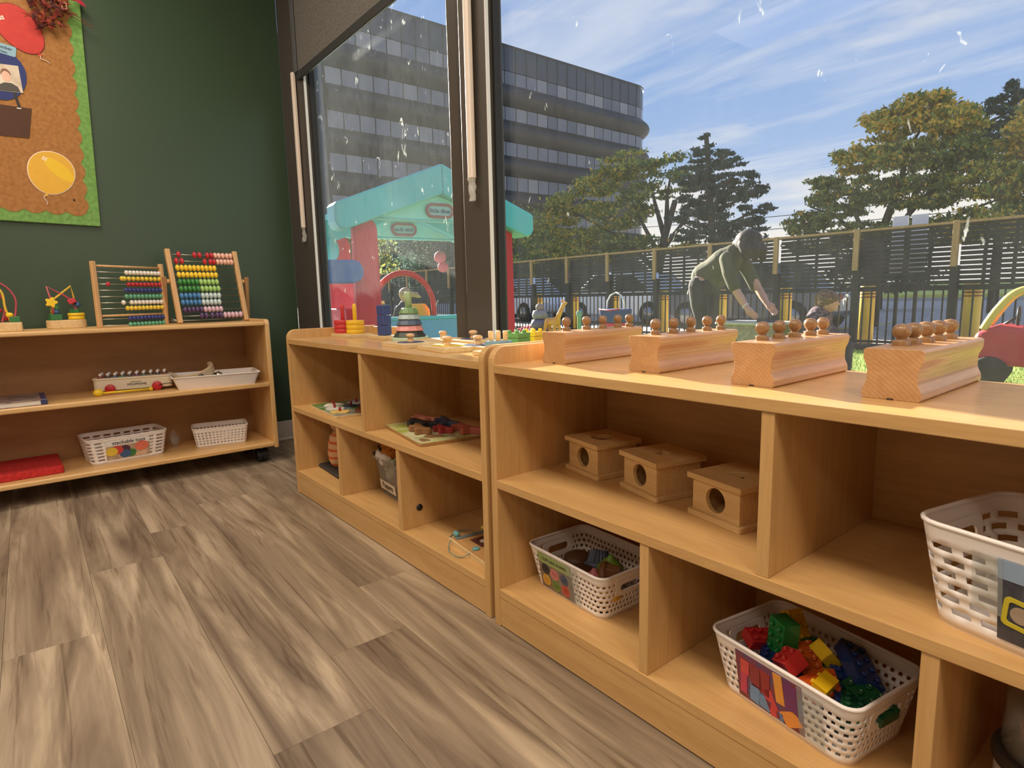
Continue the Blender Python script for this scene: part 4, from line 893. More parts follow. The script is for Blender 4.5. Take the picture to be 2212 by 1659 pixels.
# small abacus: local x along the frame
o = thing('abacus', 'small upright abacus with nine rows of coloured beads', 'abacus', (-1.912, -.548, CT), math.radians(118))
o.rotation_euler[2] = math.atan2(.262, -.150)
AW, AH = .302, .268
for x in (0, AW): MB().box(-.0085, .0085, -.0085, .0085, 0, AH).build('post', aw, o, (x, 0, 0), bevel=.003)
for z in (AH - .018, .048): MB().tube([(.006, 0, z), (AW - .006, 0, z)], .0045, 10).build('rail', aw, o)
rowz = [.226, .201, .177, .152, .126, .101, .077, .034, .008]; cols_ = 'WYRBGWYBG'
starts = [(.46, []), (.42, [.385]), (.475, [.18]), (.425, []), (.425, []), (.49, [.37]), (.42, []), (.44, []), (.44, [])]
rows_ = []
for i, (z, c) in enumerate(zip(rowz, cols_)):
    MB().tube([(.006, 0, z), (AW - .006, 0, z)], .0013, 6).build('wire', steel, o)
    st, ex = starts[i]; nb = 10 - len(ex); xs = [(AW * e_, bm_[c]) for e_ in ex] + [(AW * (st + (.955 - st) * k / (nb - 1)), bm_[c]) for k in range(nb)]
    rows_.append((z, xs))
place_beads(o, rows_, .0086, .0098)
# tilting abacus
o = thing('abacus', 'large tilting abacus with two-tone bead rows between slanted posts', 'abacus', (-2.020, -.236, CT), 0)
ang = math.atan2(.300, -.055); o.rotation_euler[2] = ang
AW2, AH2 = .305, .345; lean = math.radians(12)
fr = bpy.data.objects.new('bead_frame', None); COL.objects.link(fr); fr.parent = o; fr.rotation_euler = (-lean, 0, 0)
for x in (0, AW2): MB().box(-.0105, .0105, -.0105, .0105, .002, AH2).build('post', aw, fr, (x, 0, 0), bevel=.004)
rz_ = [.321, .291, .259, .226, .193, .161, .128, .097, .063, .034]
data = [([.126, .371, .453, .577, .642], 'r', [.703, .764, .83, .90, .958], 'p'), ([.075, .159, .517, .610, .667], 'r', [.728, .788, .848, .905, .960], 'p')]
def run(a, b, n): return [a + (b - a) * i / (n - 1) for i in range(n)]
for (a, b, c1_, c2_) in ((.072, .652, 'y', 'y'), (.075, .658, 'y', 'y'), (.072, .653, 'g', 'l'), (.070, .660, 'g', 'l'), (.058, .648, 'b', 'c'), (.060, .634, 'b', 'c'), (.07, .641, 'v', 'm')):
    xs = run(a, b, 10); data.append((xs[:5], c1_, xs[5:], c2_))
data.append(([.313, .383, .478, .560, .622], 'v', [.69, .756, .821, .886, .955], 'm'))
rows_ = []
for z, (a, c1_, b, c2_) in zip(rz_, data):
    MB().tube([(.008, 0, z), (AW2 - .008, 0, z)], .0015, 6).build('wire', steel, fr)
    rows_.append((z, [(.0105 + (AW2 - .021) * x, bm_[c1_]) for x in a] + [(.0105 + (AW2 - .021) * x, bm_[c2_]) for x in b]))
place_beads(fr, rows_, .0092, .0146)
for x, sx in ((-.036, -1), (AW2 + .036, 1)):
    MB().box(-.009, .009, -.009, .009, 0, .212).build('stand_leg', wood('abacus_leg', (176, 128, 82), (156, 110, 66), 'z', 2, .5), o, (x, .062, .002), (math.radians(6), 0, 0), bevel=.003)
    MB().ball(.0105, (x - sx * .017, .046, .192), 12, 8).build('pivot_ball', aw, o)
MB().tube([(-.036, .066, .012), (AW2 + .036, .066, .012)], .0035, 8).build('stand_bar', steel, o)
MB().tube([(-.036, .060, .030), (.002, .006, .012)], .0014, 6).build('stay_wire', steel, o)

# ---- middle shelf
o = thing('picture_book', 'hardcover picture book lying flat on the middle shelf, cut by the left edge', 'book', (-1.955, -.900, CM), math.radians(1))
MB().box(-.115, .115, -.145, .145, .003, .019).build('pages', flat((228, 220, 208), .7, var=.03), o)
for z in (0, .019): MB().box(-.118, .118, -.148, .148, z, z + .003).build('cover', mottle('book_cover', [(120, 74, 66), (150, 130, 122), (96, 84, 84), (168, 150, 140)], 14, .35, 4), o, bevel=.0006)
MB().box(-.1182, .1182, .128, .1486, -.0002, .0222).build('spine', flat((44, 54, 96), .4, var=.05), o, bevel=.002)
xy = thing('toy_xylophone', 'cream toy xylophone cart with red wheels and white pins', 'xylophone', (-2.012, -.440, CM), math.atan2(.245, .05) - pi / 2)
# local y along its length, local x towards the room
cream = flat((228, 214, 188), .5, var=.02)
MB().prism(rrect(.085, .290, .020, 5), .012, .062).build('body', cream, xy, bevel=.004)
MB().prism(rrect(.092, .298, .024, 5), .058, .066).build('top_edge', cream, xy, bevel=.002)
ck = [(150, 60, 60), (60, 60, 70), (70, 96, 130), (60, 110, 90), (70, 70, 80), (110, 70, 100), (80, 100, 90), (90, 80, 70), (70, 70, 90), (120, 60, 50)]
for i in range(10):
    y = -.118 + i * .0262; hl = .040 - i * .0008
    k_ = MB().box(-hl, hl, -.0105, .0105, .066, .0695).build('tone_bar', flat(ck[i], .3, metal=.6, var=.03), xy, (0, y, 0), bevel=.001)
    for sx in (-1, 1): MB().lathe([(.0025, 0), (.0025, .006), (.0058, .008), (.0062, .012), (.004, .016), (.0001, .017)], 12, (sx * (hl - .012), 0, .069)).build('pin', white_pl, k_)
for y in (-.085, .088):
    for sx in (-1, 1): MB().cyl(.0195, .010, (sx * .052 - .005, y, .0200), 22, ax='x', ch=.002).build('wheel', flat((196, 36, 44), .4, var=.03), xy)
text('pull-a-tune', .009, 'lettering', flat((70, 60, 60), .6, var=0), xy, (.0434, .01, .044), (pi / 2, 0, pi / 2))
text('XYLOPHONE', .012, 'lettering', flat((60, 52, 56), .6, var=0), xy, (.0434, .012, .033), (pi / 2, 0, pi / 2), bold=.0003)
MB().tube(spl([(.055, .09, .02), (.06, .12, .028), (.05, .15, .024), (.03, .17, .012)]), .0018, 6).build('pull_cord', black_pl, xy)
o = thing('yellow_mallet', 'yellow plastic mallet lying in front of the xylophone', 'mallet', (-1.925, -.580, CM), 0)
o.rotation_euler[2] = math.atan2(.185, -.012)
MB().tube([(.0, 0, .0125), (.19, 0, .009)], .0048, 10).build('handle', YEL, o); MB().ball(.0155, (0, 0, .0155), 14, 10, sc_=(1.2, .9, 1)).build('head', YEL, o); MB().ball(.0088, (.19, 0, .009), 12, 8).build('end_ball', YEL, o)
tr = thing('white_tray', 'white plastic tray with sloping sides on the middle shelf', 'tray', (-1.935, -.130, CM), math.radians(-8))
def trayside(wd, dp, h, tp):
    a = rrect(wd - tp, dp - tp, .012, 3); b = rrect(wd, dp, .014, 3); n = len(a)
    v = [(x, y, .001) for x, y in a] + [(x, y, h) for x, y in b]
    return MB().add(v, [(i, (i + 1) % n, n + (i + 1) % n, n + i) for i in range(n)], 0, False).add(v[:n], [tuple(range(n))])
q_ = trayside(.215, .352, .055, .040).build('tub', white_pl, tr); s_ = q_.modifiers.new('thick', 'SOLIDIFY'); s_.thickness = .002
MB().ringprism(rrect(.224, .361, .017, 3), rrect(.214, .351, .013, 3), .053, .0565).build('rim', white_pl, tr, bevel=.0008)
def inw(b, x, y, z): return inb(b, x, y, z)
tam = thing('wooden_tambourine', 'wooden half ring instrument leaning in the white tray', 'instrument', inw(tr, .004, -.085, .058), rot=(math.radians(16), math.radians(8), math.radians(8)))
aa = [math.radians(q) for q in range(-10, 191, 8)]
ou = [(.085 * math.cos(a), .085 * math.sin(a)) for a in aa] + [(.070 * math.cos(a), .070 * math.sin(a)) for a in reversed(aa)]
MB().prism(ou, 0, .034).build('hoop', flat((206, 182, 146), .5, var=.05), tam, (0, 0, -.01), (0, 0, math.radians(-90)))
MB().cyl(.012, .003, (0, 0, 0), 18, ax='x').build('jingle_hole', flat((96, 82, 66), .5, var=.05), tam, (.084, .0, .008))
for i, (x, y, cc, lb) in enumerate(((.020, .012, (200, 196, 184), 'shiny silver bell in the white tray'), (.010, -.012, (110, 130, 60), 'greenish bell in the white tray'), (.025, -.025, (150, 130, 70), 'brass-coloured bell in the white tray'))):
    o = thing('jingle_bell', lb, 'bell', inw(tr, x, y, .040), group='bells in the white tray')
    MB().ball(.017, (0, 0, .004), 16, 10).build('shell', flat(cc, .18, metal=1, var=.02), o); MB().tube([(0, -.004, .020), (0, 0, .026), (0, .004, .020)], .0015, 6).build('loop', steel, o)
o = MB().box(-.045, .045, -.10, .09, 0, .030).build('cloth_bundle', flat((120, 112, 104), .9, var=.1), None, inw(tr, -.02, .05, .0045), (0, 0, .1), bevel=.008, seg=3); tag(o, 'grey folded cloth in the bottom of the white tray', 'cloth')
# ---- bottom shelf
o = MB().prism(rrect(.275, .330, .006, 2), 0, .030).build('foam_mat', mottle('red_foam', [(176, 32, 34), (196, 42, 40), (210, 56, 50)], 90, .85, 3, bump=.3), None, (-2.015, -.895, CB_), (0, 0, math.radians(2)), bevel=.004, seg=2)
tag(o, 'thick red foam mat lying on the bottom shelf at the left edge', 'mat')
bs1 = basket('woven_basket', 'white slotted basket labelled stackable toys on the bottom shelf', (-2.005, -.505, CB_), math.radians(90 + 6), .300, .190, .110, taper=.016, cu=.0130, cv=.0069, hw=2, gap=1, stagger=False, handles=False, rc=.024)
tb = math.atan(.016 / .110)
cs = card(bs1, .160, .084, mottle('photo_beige_table', [(150, 126, 104), (186, 162, 138), (206, 186, 164)], 30, .4), (-.004, -.0885, .056), (tb, 0, 0), 'picture_label')
MB().box(-.080, .080, -.0012, -.0004, .018, .042).build('title_strip', flat((236, 232, 228), .5, name='label_white', var=.01), cs)
text('stackable toys', .0215, 'lettering', flat((36, 34, 38), .6, var=0), cs, (.004, -.0014, .030), (pi / 2, 0, 0), bold=.0003)
for x, z, r_, cc in ((-.06, -.006, .022, (226, 196, 70)), (-.040, -.002, .022, (206, 66, 64)), (-.012, -.002, .020, (76, 46, 66)), (.050, .002, .026, (226, 120, 96)), (.050, .002, .021, (66, 44, 92)), (-.012, -.022, .021, (58, 92, 140)), (.010, -.022, .020, (64, 124, 66)), (.055, -.03, .014, (222, 190, 160)), (.035, -.032, .010, (216, 184, 150))):
    disc(cs, r_, flat(cc, .4, var=.1), (x, -.0009 - abs(x) * .002 - r_ * .001, z), sy=.85 if r_ > .012 else 1)
for i, (x, y, cc, lb) in enumerate(((-.05, .02, (222, 180, 60), 'yellow cup inside the stackable toys basket'), (.04, -.01, (180, 150, 140), 'pale cup inside the stackable toys basket'))):
    o = MB().lathe([(.022, 0), (.030, .05), (.027, .05), (.020, .003), (.0001, .003)], 20).build('stacking_cup', flat(cc, .4, var=.02), None, inb(bs1, x, y, .004)); tag(o, lb, 'cup', 'stacking cups')
bs2 = basket('woven_basket', 'small empty white woven basket beside the end panel of the rolling shelf', (-1.990, -.120, CB_), math.radians(90 - 10), .232, .150, .088, taper=.012, cu=.0080, cv=.0062, stagger=False, handles=False, rc=.016)
rr_ = random.Random(3); mb = MB(); v = []; n = 9
for j in range(6):
    for i in range(n):
        a = 2 * pi * i / n; q = .030 * math.sin(pi * (j + .5) / 6) * (.8 + .5 * rr_.random()); v.append((q * math.cos(a) * .8, q * math.sin(a) * .7, .075 * j / 5))
f = [(j * n + i, j * n + (i + 1) % n, (j + 1) * n + (i + 1) % n, (j + 1) * n + i) for j in range(5) for i in range(n)] + [tuple(range(n)), tuple(5 * n + i for i in range(n))]
o = mb.add(v, f).build('plastic_bag', clear_mat('crumpled_bag', mix=.16, rough=.15), None, (-2.055, -.305, CB_ + .001)); tag(o, 'crumpled clear plastic bag beside the stackable toys basket', 'bag')
# ================================================================== bulletin board on the green wall
XB = XW
bd = thing('bulletin_board', 'brown paper bulletin board with green scalloped border on the green wall', 'bulletin board', (XB, -.474, 1.106))
gborder = mottle('green_border_card', [(96, 140, 68), (112, 156, 80), (126, 168, 92)], 60, .8, 3)
kraft = mottle('kraft_paper', [(150, 100, 54), (164, 112, 62), (176, 124, 72)], 70, .85, 4)
# local y from 0 (right edge) to negative, z up
MB().box(.001, .016, -1.25, 0, 0, 1.25).build('backing', gborder, bd, rot=(math.radians(-1.2), 0, 0), bevel=.002)
R0, R1 = -.046, .047
sc_pts = []
def scal(a0, a1, n, fn):
    for i in range(n * 6):
        t = i / (n * 6); yield fn(a0 + (a1 - a0) * t, -.006 + .015 * abs(math.sin(pi * ((t * n) % 1))))
loop_ = list(scal(.05, 1.20, 16, lambda z, d: (R0 + d, z))) + [(R0, 1.20), (-1.20, 1.20), (-1.20, .05)] + list(scal(-1.20, R0, 16, lambda y, d: (y, R1 - d)))
MB().prism(loop_, .0162, .0172, ax='x').build('kraft_sheet', kraft, bd, rot=(math.radians(-1.2), 0, 0))
def paper(name, label, cat, y, z, mat, poly, x=.0012, rx=0, grp=None):
    o = MB().prism(poly, 0, .0009, ax='x').build(name, mat, None, (XB + .0178 + x, y, z), (rx, 0, 0)); return tag(o, label, cat, grp)
def ell(a, b, n=40, pear=.0): return [(a * math.cos(t) * (1 - pear * math.sin(t)), b * math.sin(t)) for t in [2 * pi * i / n for i in range(n)]]
glare = flat((244, 226, 214), .5, var=.01, name='paper_highlight')
def balloon(label, y, z, a, b, rx, col, edge, light=None):
    o = thing('paper_balloon', label, 'paper balloon', (XB + .0182, y, z), group='paper balloons on the board'); o.rotation_euler = (rx, 0, 0)
    MB().prism(ell(a * 1.035, b * 1.03, 44, -.08), 0, .0008, ax='x').build('paper_edge', edge, o)
    MB().prism(ell(a, b, 44, -.08), .0008, .0018, ax='x').build('balloon', col, o)
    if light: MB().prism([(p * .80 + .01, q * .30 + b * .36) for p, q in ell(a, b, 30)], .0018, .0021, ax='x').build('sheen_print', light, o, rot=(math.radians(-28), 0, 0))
    for i in range(2):
        for j in range(2): MB().box(.0021, .0024, -.0075 + i * .009, -.0005 + i * .009, -.006 + j * .008, 0 + j * .008).build('window_print', glare, o, (0, -a * .42, b * .56), (math.radians(-14), 0, 0))
    MB().prism([(-.008, -b - .012), (.008, -b - .012), (0, -b + .002)], .0004, .0016, ax='x').build('knot', col, o)
    MB().tube(spl([(.0015, 0, -b - .010), (.003, -.006, -b - .022), (.003, .006, -b - .034), (.003, .010, -b - .048)]), .0013, 6).build('string', glare, o)
    return o
balloon('red paper balloon on the bulletin board below the red flowers', -.672, 1.880, .070, .096, math.radians(33), flat((196, 54, 48), .7, var=.08), flat((120, 40, 34), .7, var=.02))
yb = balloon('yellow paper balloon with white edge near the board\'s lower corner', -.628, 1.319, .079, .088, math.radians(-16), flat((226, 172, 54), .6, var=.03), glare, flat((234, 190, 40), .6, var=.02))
o = paper('paper_balloon', 'dark blue paper balloon behind the photo print on the board', 'paper balloon', -.758, 1.692, flat((44, 56, 116), .75, var=.05), ell(.088, .100, 40, -.1), .0012, 0, 'paper balloons on the board')
ph = thing('photo_print', 'small photo print of a person in a dark top on the board', 'photo', (XB + .0204, -.730, 1.680)); ph.rotation_euler = (math.radians(3), 0, 0)
MB().box(0, .0008, -.040, .040, -.052, .052).build('paper', mottle('photo_room_backdrop', [(176, 156, 136), (206, 190, 172), (222, 210, 196)], 14, .35, 2), ph, bevel=.0002)
MB().prism([(-.036, -.051), (.036, -.051), (.030, -.030), (.012, -.018), (-.012, -.018), (-.032, -.030)], .0008, .0011, ax='x').build('dark_top_print', flat((58, 52, 46), .4, var=.05), ph, (0, -.004, 0))
MB().prism(ell(.014, .020), .0011, .0014, ax='x').build('face_print', flat((222, 176, 156), .4, var=.06), ph, (0, -.006, .006))
MB().prism([(a, b if b > -.002 else -.002) for a, b in ell(.0165, .022)], .0009, .0012, ax='x').build('hair_print', flat((128, 84, 62), .4, var=.08), ph, (0, -.006, .014))
nt_ = thing('name_tag', 'light blue month name tag above the blue paper balloon', 'name tag', (XB + .0200, -.742, 1.793)); nt_.rotation_euler = (math.radians(-9), 0, 0)
MB().prism(rrect(.098, .040, .006, 4), 0, .0009, ax='x').build('card', flat((138, 176, 200), .6, var=.02), nt_)
text('September', .0165, 'lettering', flat((34, 44, 60), .6, var=0), nt_, (.0012, .0, .006), (pi / 2, 0, pi / 2), bold=.0002)
text('Sept.', .0115, 'lettering', flat((34, 44, 60), .6, var=0), nt_, (.0012, .012, -.011), (pi / 2, 0, pi / 2), bold=.0002)
bk = thing('paper_basket', 'brown paper balloon basket with a black strap on the board', 'paper basket', (XB + .0186, -.735, 1.513))
MB().prism([(-.075, .060), (.068, .060), (.048, -.060), (-.062, -.062)], 0, .0012, ax='x').build('basket', flat((82, 52, 38), .8, var=.05), bk)
MB().prism([(.024, .058), (.034, .058), (.022, .120), (.012, .118)], .0012, .0022, ax='x').build('strap', flat((38, 34, 32), .6, var=.03), bk)
MB().box(.0022, .003, .020, .034, .052, .056).build('staple', steel, bk)
pin = MB().lathe([(.0001, 0), (.004, 0), (.0035, .003), (.0001, .004)], 10, ax='x').build('push_pin', black_pl, None, (XB + .0175, -.560, 1.214)); tag(pin, 'tiny dark pin near the lower right corner of the board', 'pin')
# silk flowers hanging over the board's top corner
sf = thing('silk_flowers', 'dark red and orange silk flower spray hanging over the board corner', 'artificial flowers', (XB + .024, -.560, 1.985))
rr_ = random.Random(5)
pet = [flat(c, .8, var=.1) for c in ((96, 26, 26), (122, 34, 28), (150, 58, 34), (70, 22, 24))]
for i in range(110):
    y, z = -.070 + .135 * rr_.random(), -.080 + .12 * rr_.random()
    if z < -.02 and y > .03: continue
    a = rr_.random() * 6.28; L_ = .020 + .030 * rr_.random(); w_ = .003 + .005 * rr_.random(); c0, s0 = math.cos(a), math.sin(a); hx = .004 + .03 * rr_.random()
    P_ = [(hx, y, z), (hx + .006, y + c0 * L_ * .5 - s0 * w_, z + s0 * L_ * .5 + c0 * w_), (hx + .002, y + c0 * L_, z + s0 * L_), (hx + .008, y + c0 * L_ * .5 + s0 * w_, z + s0 * L_ * .5 - c0 * w_)]
    MB().add(P_, [(0, 1, 2, 3)]).add([(p[0] + .0015, p[1], p[2]) for p in P_], [(3, 2, 1, 0)]).build('petal', pet[i % 4], sf)
for pts in ([(.02, -.02, .03), (.03, .03, .0), (.03, .09, -.02), (.03, .135, -.045), (.03, .130, -.05), (.025, .07, -.02), (.02, .02, .01)], [(.02, .0, .06), (.03, .04, .03), (.03, .07, -.01), (.025, .05, -.03), (.02, .03, .0)]):
    MB().tube(spl(pts), .0016, 6).build('wire_stem', flat((110, 66, 44), .7, var=.05), sf)
for (y, z, a, w_) in ((.075, .050, .1, .022), (.100, .045, -.5, .024), (.088, .058, .6, .018)):
    MB().prism([(-w_, 0), (-w_ * .3, .010), (w_ * .6, .007), (w_ * 1.2, -.002), (w_ * .4, -.009), (-w_ * .5, -.008)], 0, .0015, ax='x').build('petal', flat((178, 44, 66), .8, var=.08), sf, (.026, y, z), (a, 0, .2))
MB().ringprism(rrect(.020, .026, .003), rrect(.012, .018, .002), 0, .002, ax='x').build('clip', flat((176, 120, 96), .4, var=.03), sf, (.034, .045, .010))
# ================================================================== outdoors: ground
GZ = -.05
asph = mottle('asphalt', [(146, 139, 131), (170, 162, 152), (194, 185, 174)], 6, .9, 6)
turf_m = mottle('turf_base', [(92, 116, 40), (126, 150, 56), (160, 176, 80)], 30, .9, 5)
struct(MB().box(-70, 30, .46, 80, -.3, GZ - .03).build('asphalt_ground', asph))
struct(MB().box(-16, 7, .46, 7.75, -.2, GZ).build('turf_ground', turf_m))
struct(MB().box(-20, 8, 7.78, 8.02, -.2, .02).build('kerb_strip', flat((64, 60, 56), .9, var=.1), bevel=.01))
n = 26000
px = np.random.uniform(-4.5, 3.5, n); py = np.random.uniform(3.2, 7.75, n); a = np.random.uniform(0, 6.28, n); hgt = np.random.uniform(.012, .035, n); wd_ = .0035
dx, dy = np.cos(a) * wd_, np.sin(a) * wd_; lx, ly = np.random.normal(0, .010, n), np.random.normal(0, .010, n)
V = np.stack([np.stack([px - dx, py - dy, np.full(n, GZ)], -1), np.stack([px + dx, py + dy, np.full(n, GZ)], -1), np.stack([px + lx + dx * .3, py + ly + dy * .3, GZ + hgt], -1), np.stack([px + lx - dx * .3, py + ly - dy * .3, GZ + hgt], -1)], 1)
gm = [flat(c, .8, var=.12) for c in ((120, 150, 52), (158, 180, 76), (190, 200, 110))]
tag(quadmesh('turf_grass', V, None, mats=gm, mi=np.random.randint(0, 3, n)), 'short bright green artificial grass beyond the window', 'grass')
bank_m = mottle('verge_grass', [(176, 182, 78), (206, 206, 96), (222, 214, 116)], 3, .95, 5)
struct(MB().prism([(42, -.1), (79, -.1), (79, 1.25), (60, .90), (48, .62), (42, .28)], -60, 25, ax='x').build('grass_bank', bank_m))
struct(MB().box(-60, 25, 41.2, 41.9, -.1, .10).build('road_kerb', flat((170, 166, 158), .9, var=.06)))
for i, (x, lb) in enumerate(((-9, 'left'), (-4.5, 'middle'), (0, 'right'))):
    o = MB().box(x - .06, x + .06, 10.5, 15.5, GZ - .03, GZ - .022).build('parking_line', flat((206, 180, 92), .9, var=.1)); tag(o, '%s yellow parking line painted on the asphalt behind the fence' % lb, 'road marking', 'parking lines')

# ================================================================== fence
blackm = flat((34, 34, 36), .6, name='black_fence_metal', var=.03)
SP = 1.145; FY = 8.3
fx = [-1.415 + SP * k for k in range(2, -16, -1)]
proto = None
ordw = ['first', 'second', 'third', 'fourth', 'fifth', 'sixth', 'seventh', 'eighth', 'ninth', 'tenth', 'eleventh', 'twelfth', 'thirteenth', 'fourteenth', 'fifteenth', 'sixteenth', 'seventeenth', 'eighteenth']
for i, x in enumerate(fx):
    lb = 'black slatted fence panel with wooden post, %s from the right' % ordw[i]
    if proto is None:
        o = proto = thing('fence_panel', lb, 'fence', (x, FY, GZ), group='fence panels along the playground')
        MB().box(-.045, .045, -.045, .045, 0, 1.06).build('metal_post', blackm, o, bevel=.004)
        MB().box(-.036, .036, -.085, -.046, 1.045, 1.60).build('wooden_post', pine_post, o, bevel=.004)
        s0 = None
        for k in range(14):
            z = .775 + k * .0585
            if s0 is None: s0 = MB().box(-SP + .045, -.045, -.008, .008, 0, .045).build('slat', blackm, o, (0, .012, z))
            else: dup(s0, 'slat', o, (0, .012, z))
        for k, xx in enumerate((-SP * .25, -SP * .5, -SP * .75)): MB().box(xx - .018, xx + .018, .021, .045, .76, 1.57).build('batten', blackm, o)
        p0 = None
        for k in range(10):
            xx = -SP * (k + 1) / 11
            if p0 is None: p0 = MB().box(-.0085, .0085, -.0085, .0085, .03, .80).build('picket', blackm, o, (xx, 0, 0))
            else: dup(p0, 'picket', o, (xx, 0, 0))
        for z in (.055, .755): MB().box(-SP + .045, -.045, -.014, .014, z, z + .035).build('rail', blackm, o)
        MB().box(-SP, 0, -.07, -.035, 1.565, 1.595).build('top_rail', pine_post, o)
    else:
        o = duptree(proto, (x, FY, GZ), None, lb)
# yellow bollards behind the fence
yel_b = flat((252, 212, 84), .5, name='bollard_yellow', var=.05); redb = flat((150, 44, 40), .5, var=.03)
bx = [-1.282, -2.508, -3.703, -4.811, -6.039, -7.251, -8.408, -9.584]
bname = ['first', 'second', 'third', 'fourth', 'fifth', 'sixth', 'seventh', 'eighth']
b0 = None
for i, x in enumerate(bx):
    lb = 'yellow bollard with dark red bands behind the fence, %s from the right' % bname[i]
    if b0 is None:
        b0 = thing('bollard', lb, 'bollard', (x, 8.56, GZ - .03), group='yellow bollards behind the fence')
        MB().lathe([(.105, 0), (.105, .84), (.09, .875), (.05, .895), (.0001, .90)], 24).build('post', yel_b, b0)
        for z in (.70, .745): MB().lathe([(.1052, z), (.1062, z + .001), (.1062, z + .017), (.1052, z + .018)], 24).build('band', redb, b0)
    else: duptree(b0, (x, 8.56, GZ - .03), None, lb)
for x, z0, lb in ((-2.165, 1.15, 'left pale grey sign board standing behind the fence'), (-1.935, 1.15, 'right pale grey sign board standing behind the fence')):
    o = thing('sign_board', lb, 'sign', (x, 8.62, GZ - .03), group='pale boards behind the fence')
    MB().box(-.095, .095, -.006, .006, 1.0, 1.79).build('board', flat((232, 232, 236), .6, var=.03), o, bevel=.002)
    MB().box(-.02, .02, .006, .04, 0, 1.6).build('post', blackm, o)

# ================================================================== playhouse
R_ = flat((222, 52, 70), .5, name='playhouse_red', var=.05, vs_=12); TL = flat((92, 206, 222), .45, name='playhouse_teal', var=.03, vs_=10); TL_SUN = flat((146, 240, 236), .45, name='playhouse_sunlit_teal', var=.03); SB = flat((112, 186, 232), .45, name='playhouse_sky_blue', var=.04); BU = flat((64, 116, 196), .45, name='playhouse_blue', var=.03); YW = flat((236, 190, 60), .45, name='playhouse_yellow', var=.03)  # the lighter teal has sun shining through the gable put into its colour
ph_ = thing('playhouse', 'plastic playhouse with teal gable roof and red corner posts outside the window', 'playhouse', (-2.35, .66, GZ), math.atan2(.994, .109))
DP = .74
def column(u0, u1, y0, y1, ztop, nm):
    mb = MB(); prof = []
    w0 = (u1 - u0) / 2; c = (u0 + u1) / 2
    pts = [(c - w0 * 1.22, 0), (c + w0 * 1.22, 0), (c + w0, ztop - w0)] + [(c + w0 * math.cos(t), ztop - w0 + w0 * math.sin(t)) for t in [pi * i / 10 for i in range(1, 10)]] + [(c - w0, ztop - w0)]
    return mb.prism(pts, y0, y1, ax='y').build('corner_post', R_, ph_, bevel=.018, seg=3)
for u0, u1 in ((.130, .280), (1.112, 1.256)):
    column(u0, u1, .05, .12, 1.30, 'f'); column(u0, u1, DP - .16, DP - .09, 1.24, 'b')
C_ = .688
for yy, dz_ in ((0, 0), (DP - .14, -.055)):
    L_ = [(0, 1.345), (.012, 1.362), (C_, 1.634), (C_, 1.448), (.30, 1.302), (.062, 1.208), (.02, 1.218), (.0, 1.255)]
    L_ = [(a, b + dz_) for a, b in L_]
    MB().prism(L_, yy - .03, yy + .13, ax='y').build('rake_beam', TL, ph_, bevel=.012, seg=3)
    MB().prism([(2 * C_ - a, b) for a, b in L_][::-1], yy - .03, yy + .13, ax='y').build('rake_beam', TL, ph_, bevel=.012, seg=3)
    MB().prism([(.24, 1.296 + dz_), (C_, 1.446 + dz_), (2 * C_ - .24, 1.296 + dz_)], yy + .03, yy + .07, ax='y').build('gable_panel', TL_SUN, ph_, bevel=.004)
    MB().box(.26, 2 * C_ - .26, yy + .025, yy + .075, 1.284 + dz_, 1.298 + dz_).build('tie_beam', TL, ph_, bevel=.006)
for sgn in (0, 1):
    P_ = [(.03, 1.325), (C_, 1.592), (C_, 1.560), (.03, 1.292)]
    P_ = P_ if not sgn else [(2 * C_ - a, b) for a, b in P_][::-1]
    MB().prism(P_, .08, DP - .16, ax='y').build('roof_panel', TL, ph_)
def sign(yy, flip, dz_=0):
    sg = MB().ringprism(rrect(.195, .092, .045, 6), rrect(.160, .058, .028, 6), -.006, .006, ax='y').build('sign_frame', flat((150, 74, 82), .5, var=.03), ph_, (C_, yy, 1.352 + dz_))
    MB().prism(rrect(.162, .060, .028, 6), -.002, .002, ax='y').build('sign_face', flat((150, 206, 214), .5, var=.02), sg)
    tx_ = text('little tikes', .036, 'lettering', flat((44, 92, 130), .5, var=0), sg, (0, -.0035 if not flip else .0035, -.002), (pi / 2, 0, 0 if not flip else pi), ext=.0008, bold=.0009)
    if dz_: tx_.scale = (-1, 1, 1)
sign(.022, False); sign(DP - .122, False, -.055)
# lower walls, arch, seats, side counter
MB().box(.20, 1.18, .10, .15, 0, .675).build('front_wall', SB, ph_, bevel=.012)
MB().box(.20, 1.18, .095, .155, .665, .690).build('wall_cap', TL, ph_, bevel=.006)
ar = []
for i in range(25):
    t = pi * i / 24; ar.append((.462 + .205 * math.cos(t), .125, .745 + .222 * math.sin(t)))
ar = [(.667, .125, .66)] + ar + [(.257, .125, .66)]
MB().tube(ar, .019, 8).build('arch', flat((228, 70, 70), .5, var=.04), ph_)
for c, w_ in ((.575, .085), (.300, .05)): MB().prism([(c - w_, .66), (c + w_, .66), (c + w_ * .95, .73), (c + w_ * .6, .77), (c - w_ * .6, .77), (c - w_ * .95, .73)], .16, .20, ax='y').build('yellow_panel', YW, ph_, bevel=.01)
MB().prism([(-.12, .90), (.08, .90), (.125, .915), (.145, .95), (.145, .985), (.125, 1.025), (.09, 1.035), (-.12, 1.035)], -.05, .045, ax='y').build('side_counter', BU, ph_, bevel=.01)
MB().box(.10, .16, .2, DP - .2, 0, .75).build('side_wall', R_, ph_, bevel=.01); MB().box(1.22, 1.27, .2, DP - .2, 0, .70).build('side_wall', R_, ph_, bevel=.01)
MB().box(.2, 1.18, DP - .14, DP - .10, 0, .45).build('back_wall', SB, ph_, bevel=.01)
MB().ball(.085, (.14, DP - .14, 1.14), 16, 10, sc_=(.7, 1, 1)).build('teal_dome', TL, ph_)
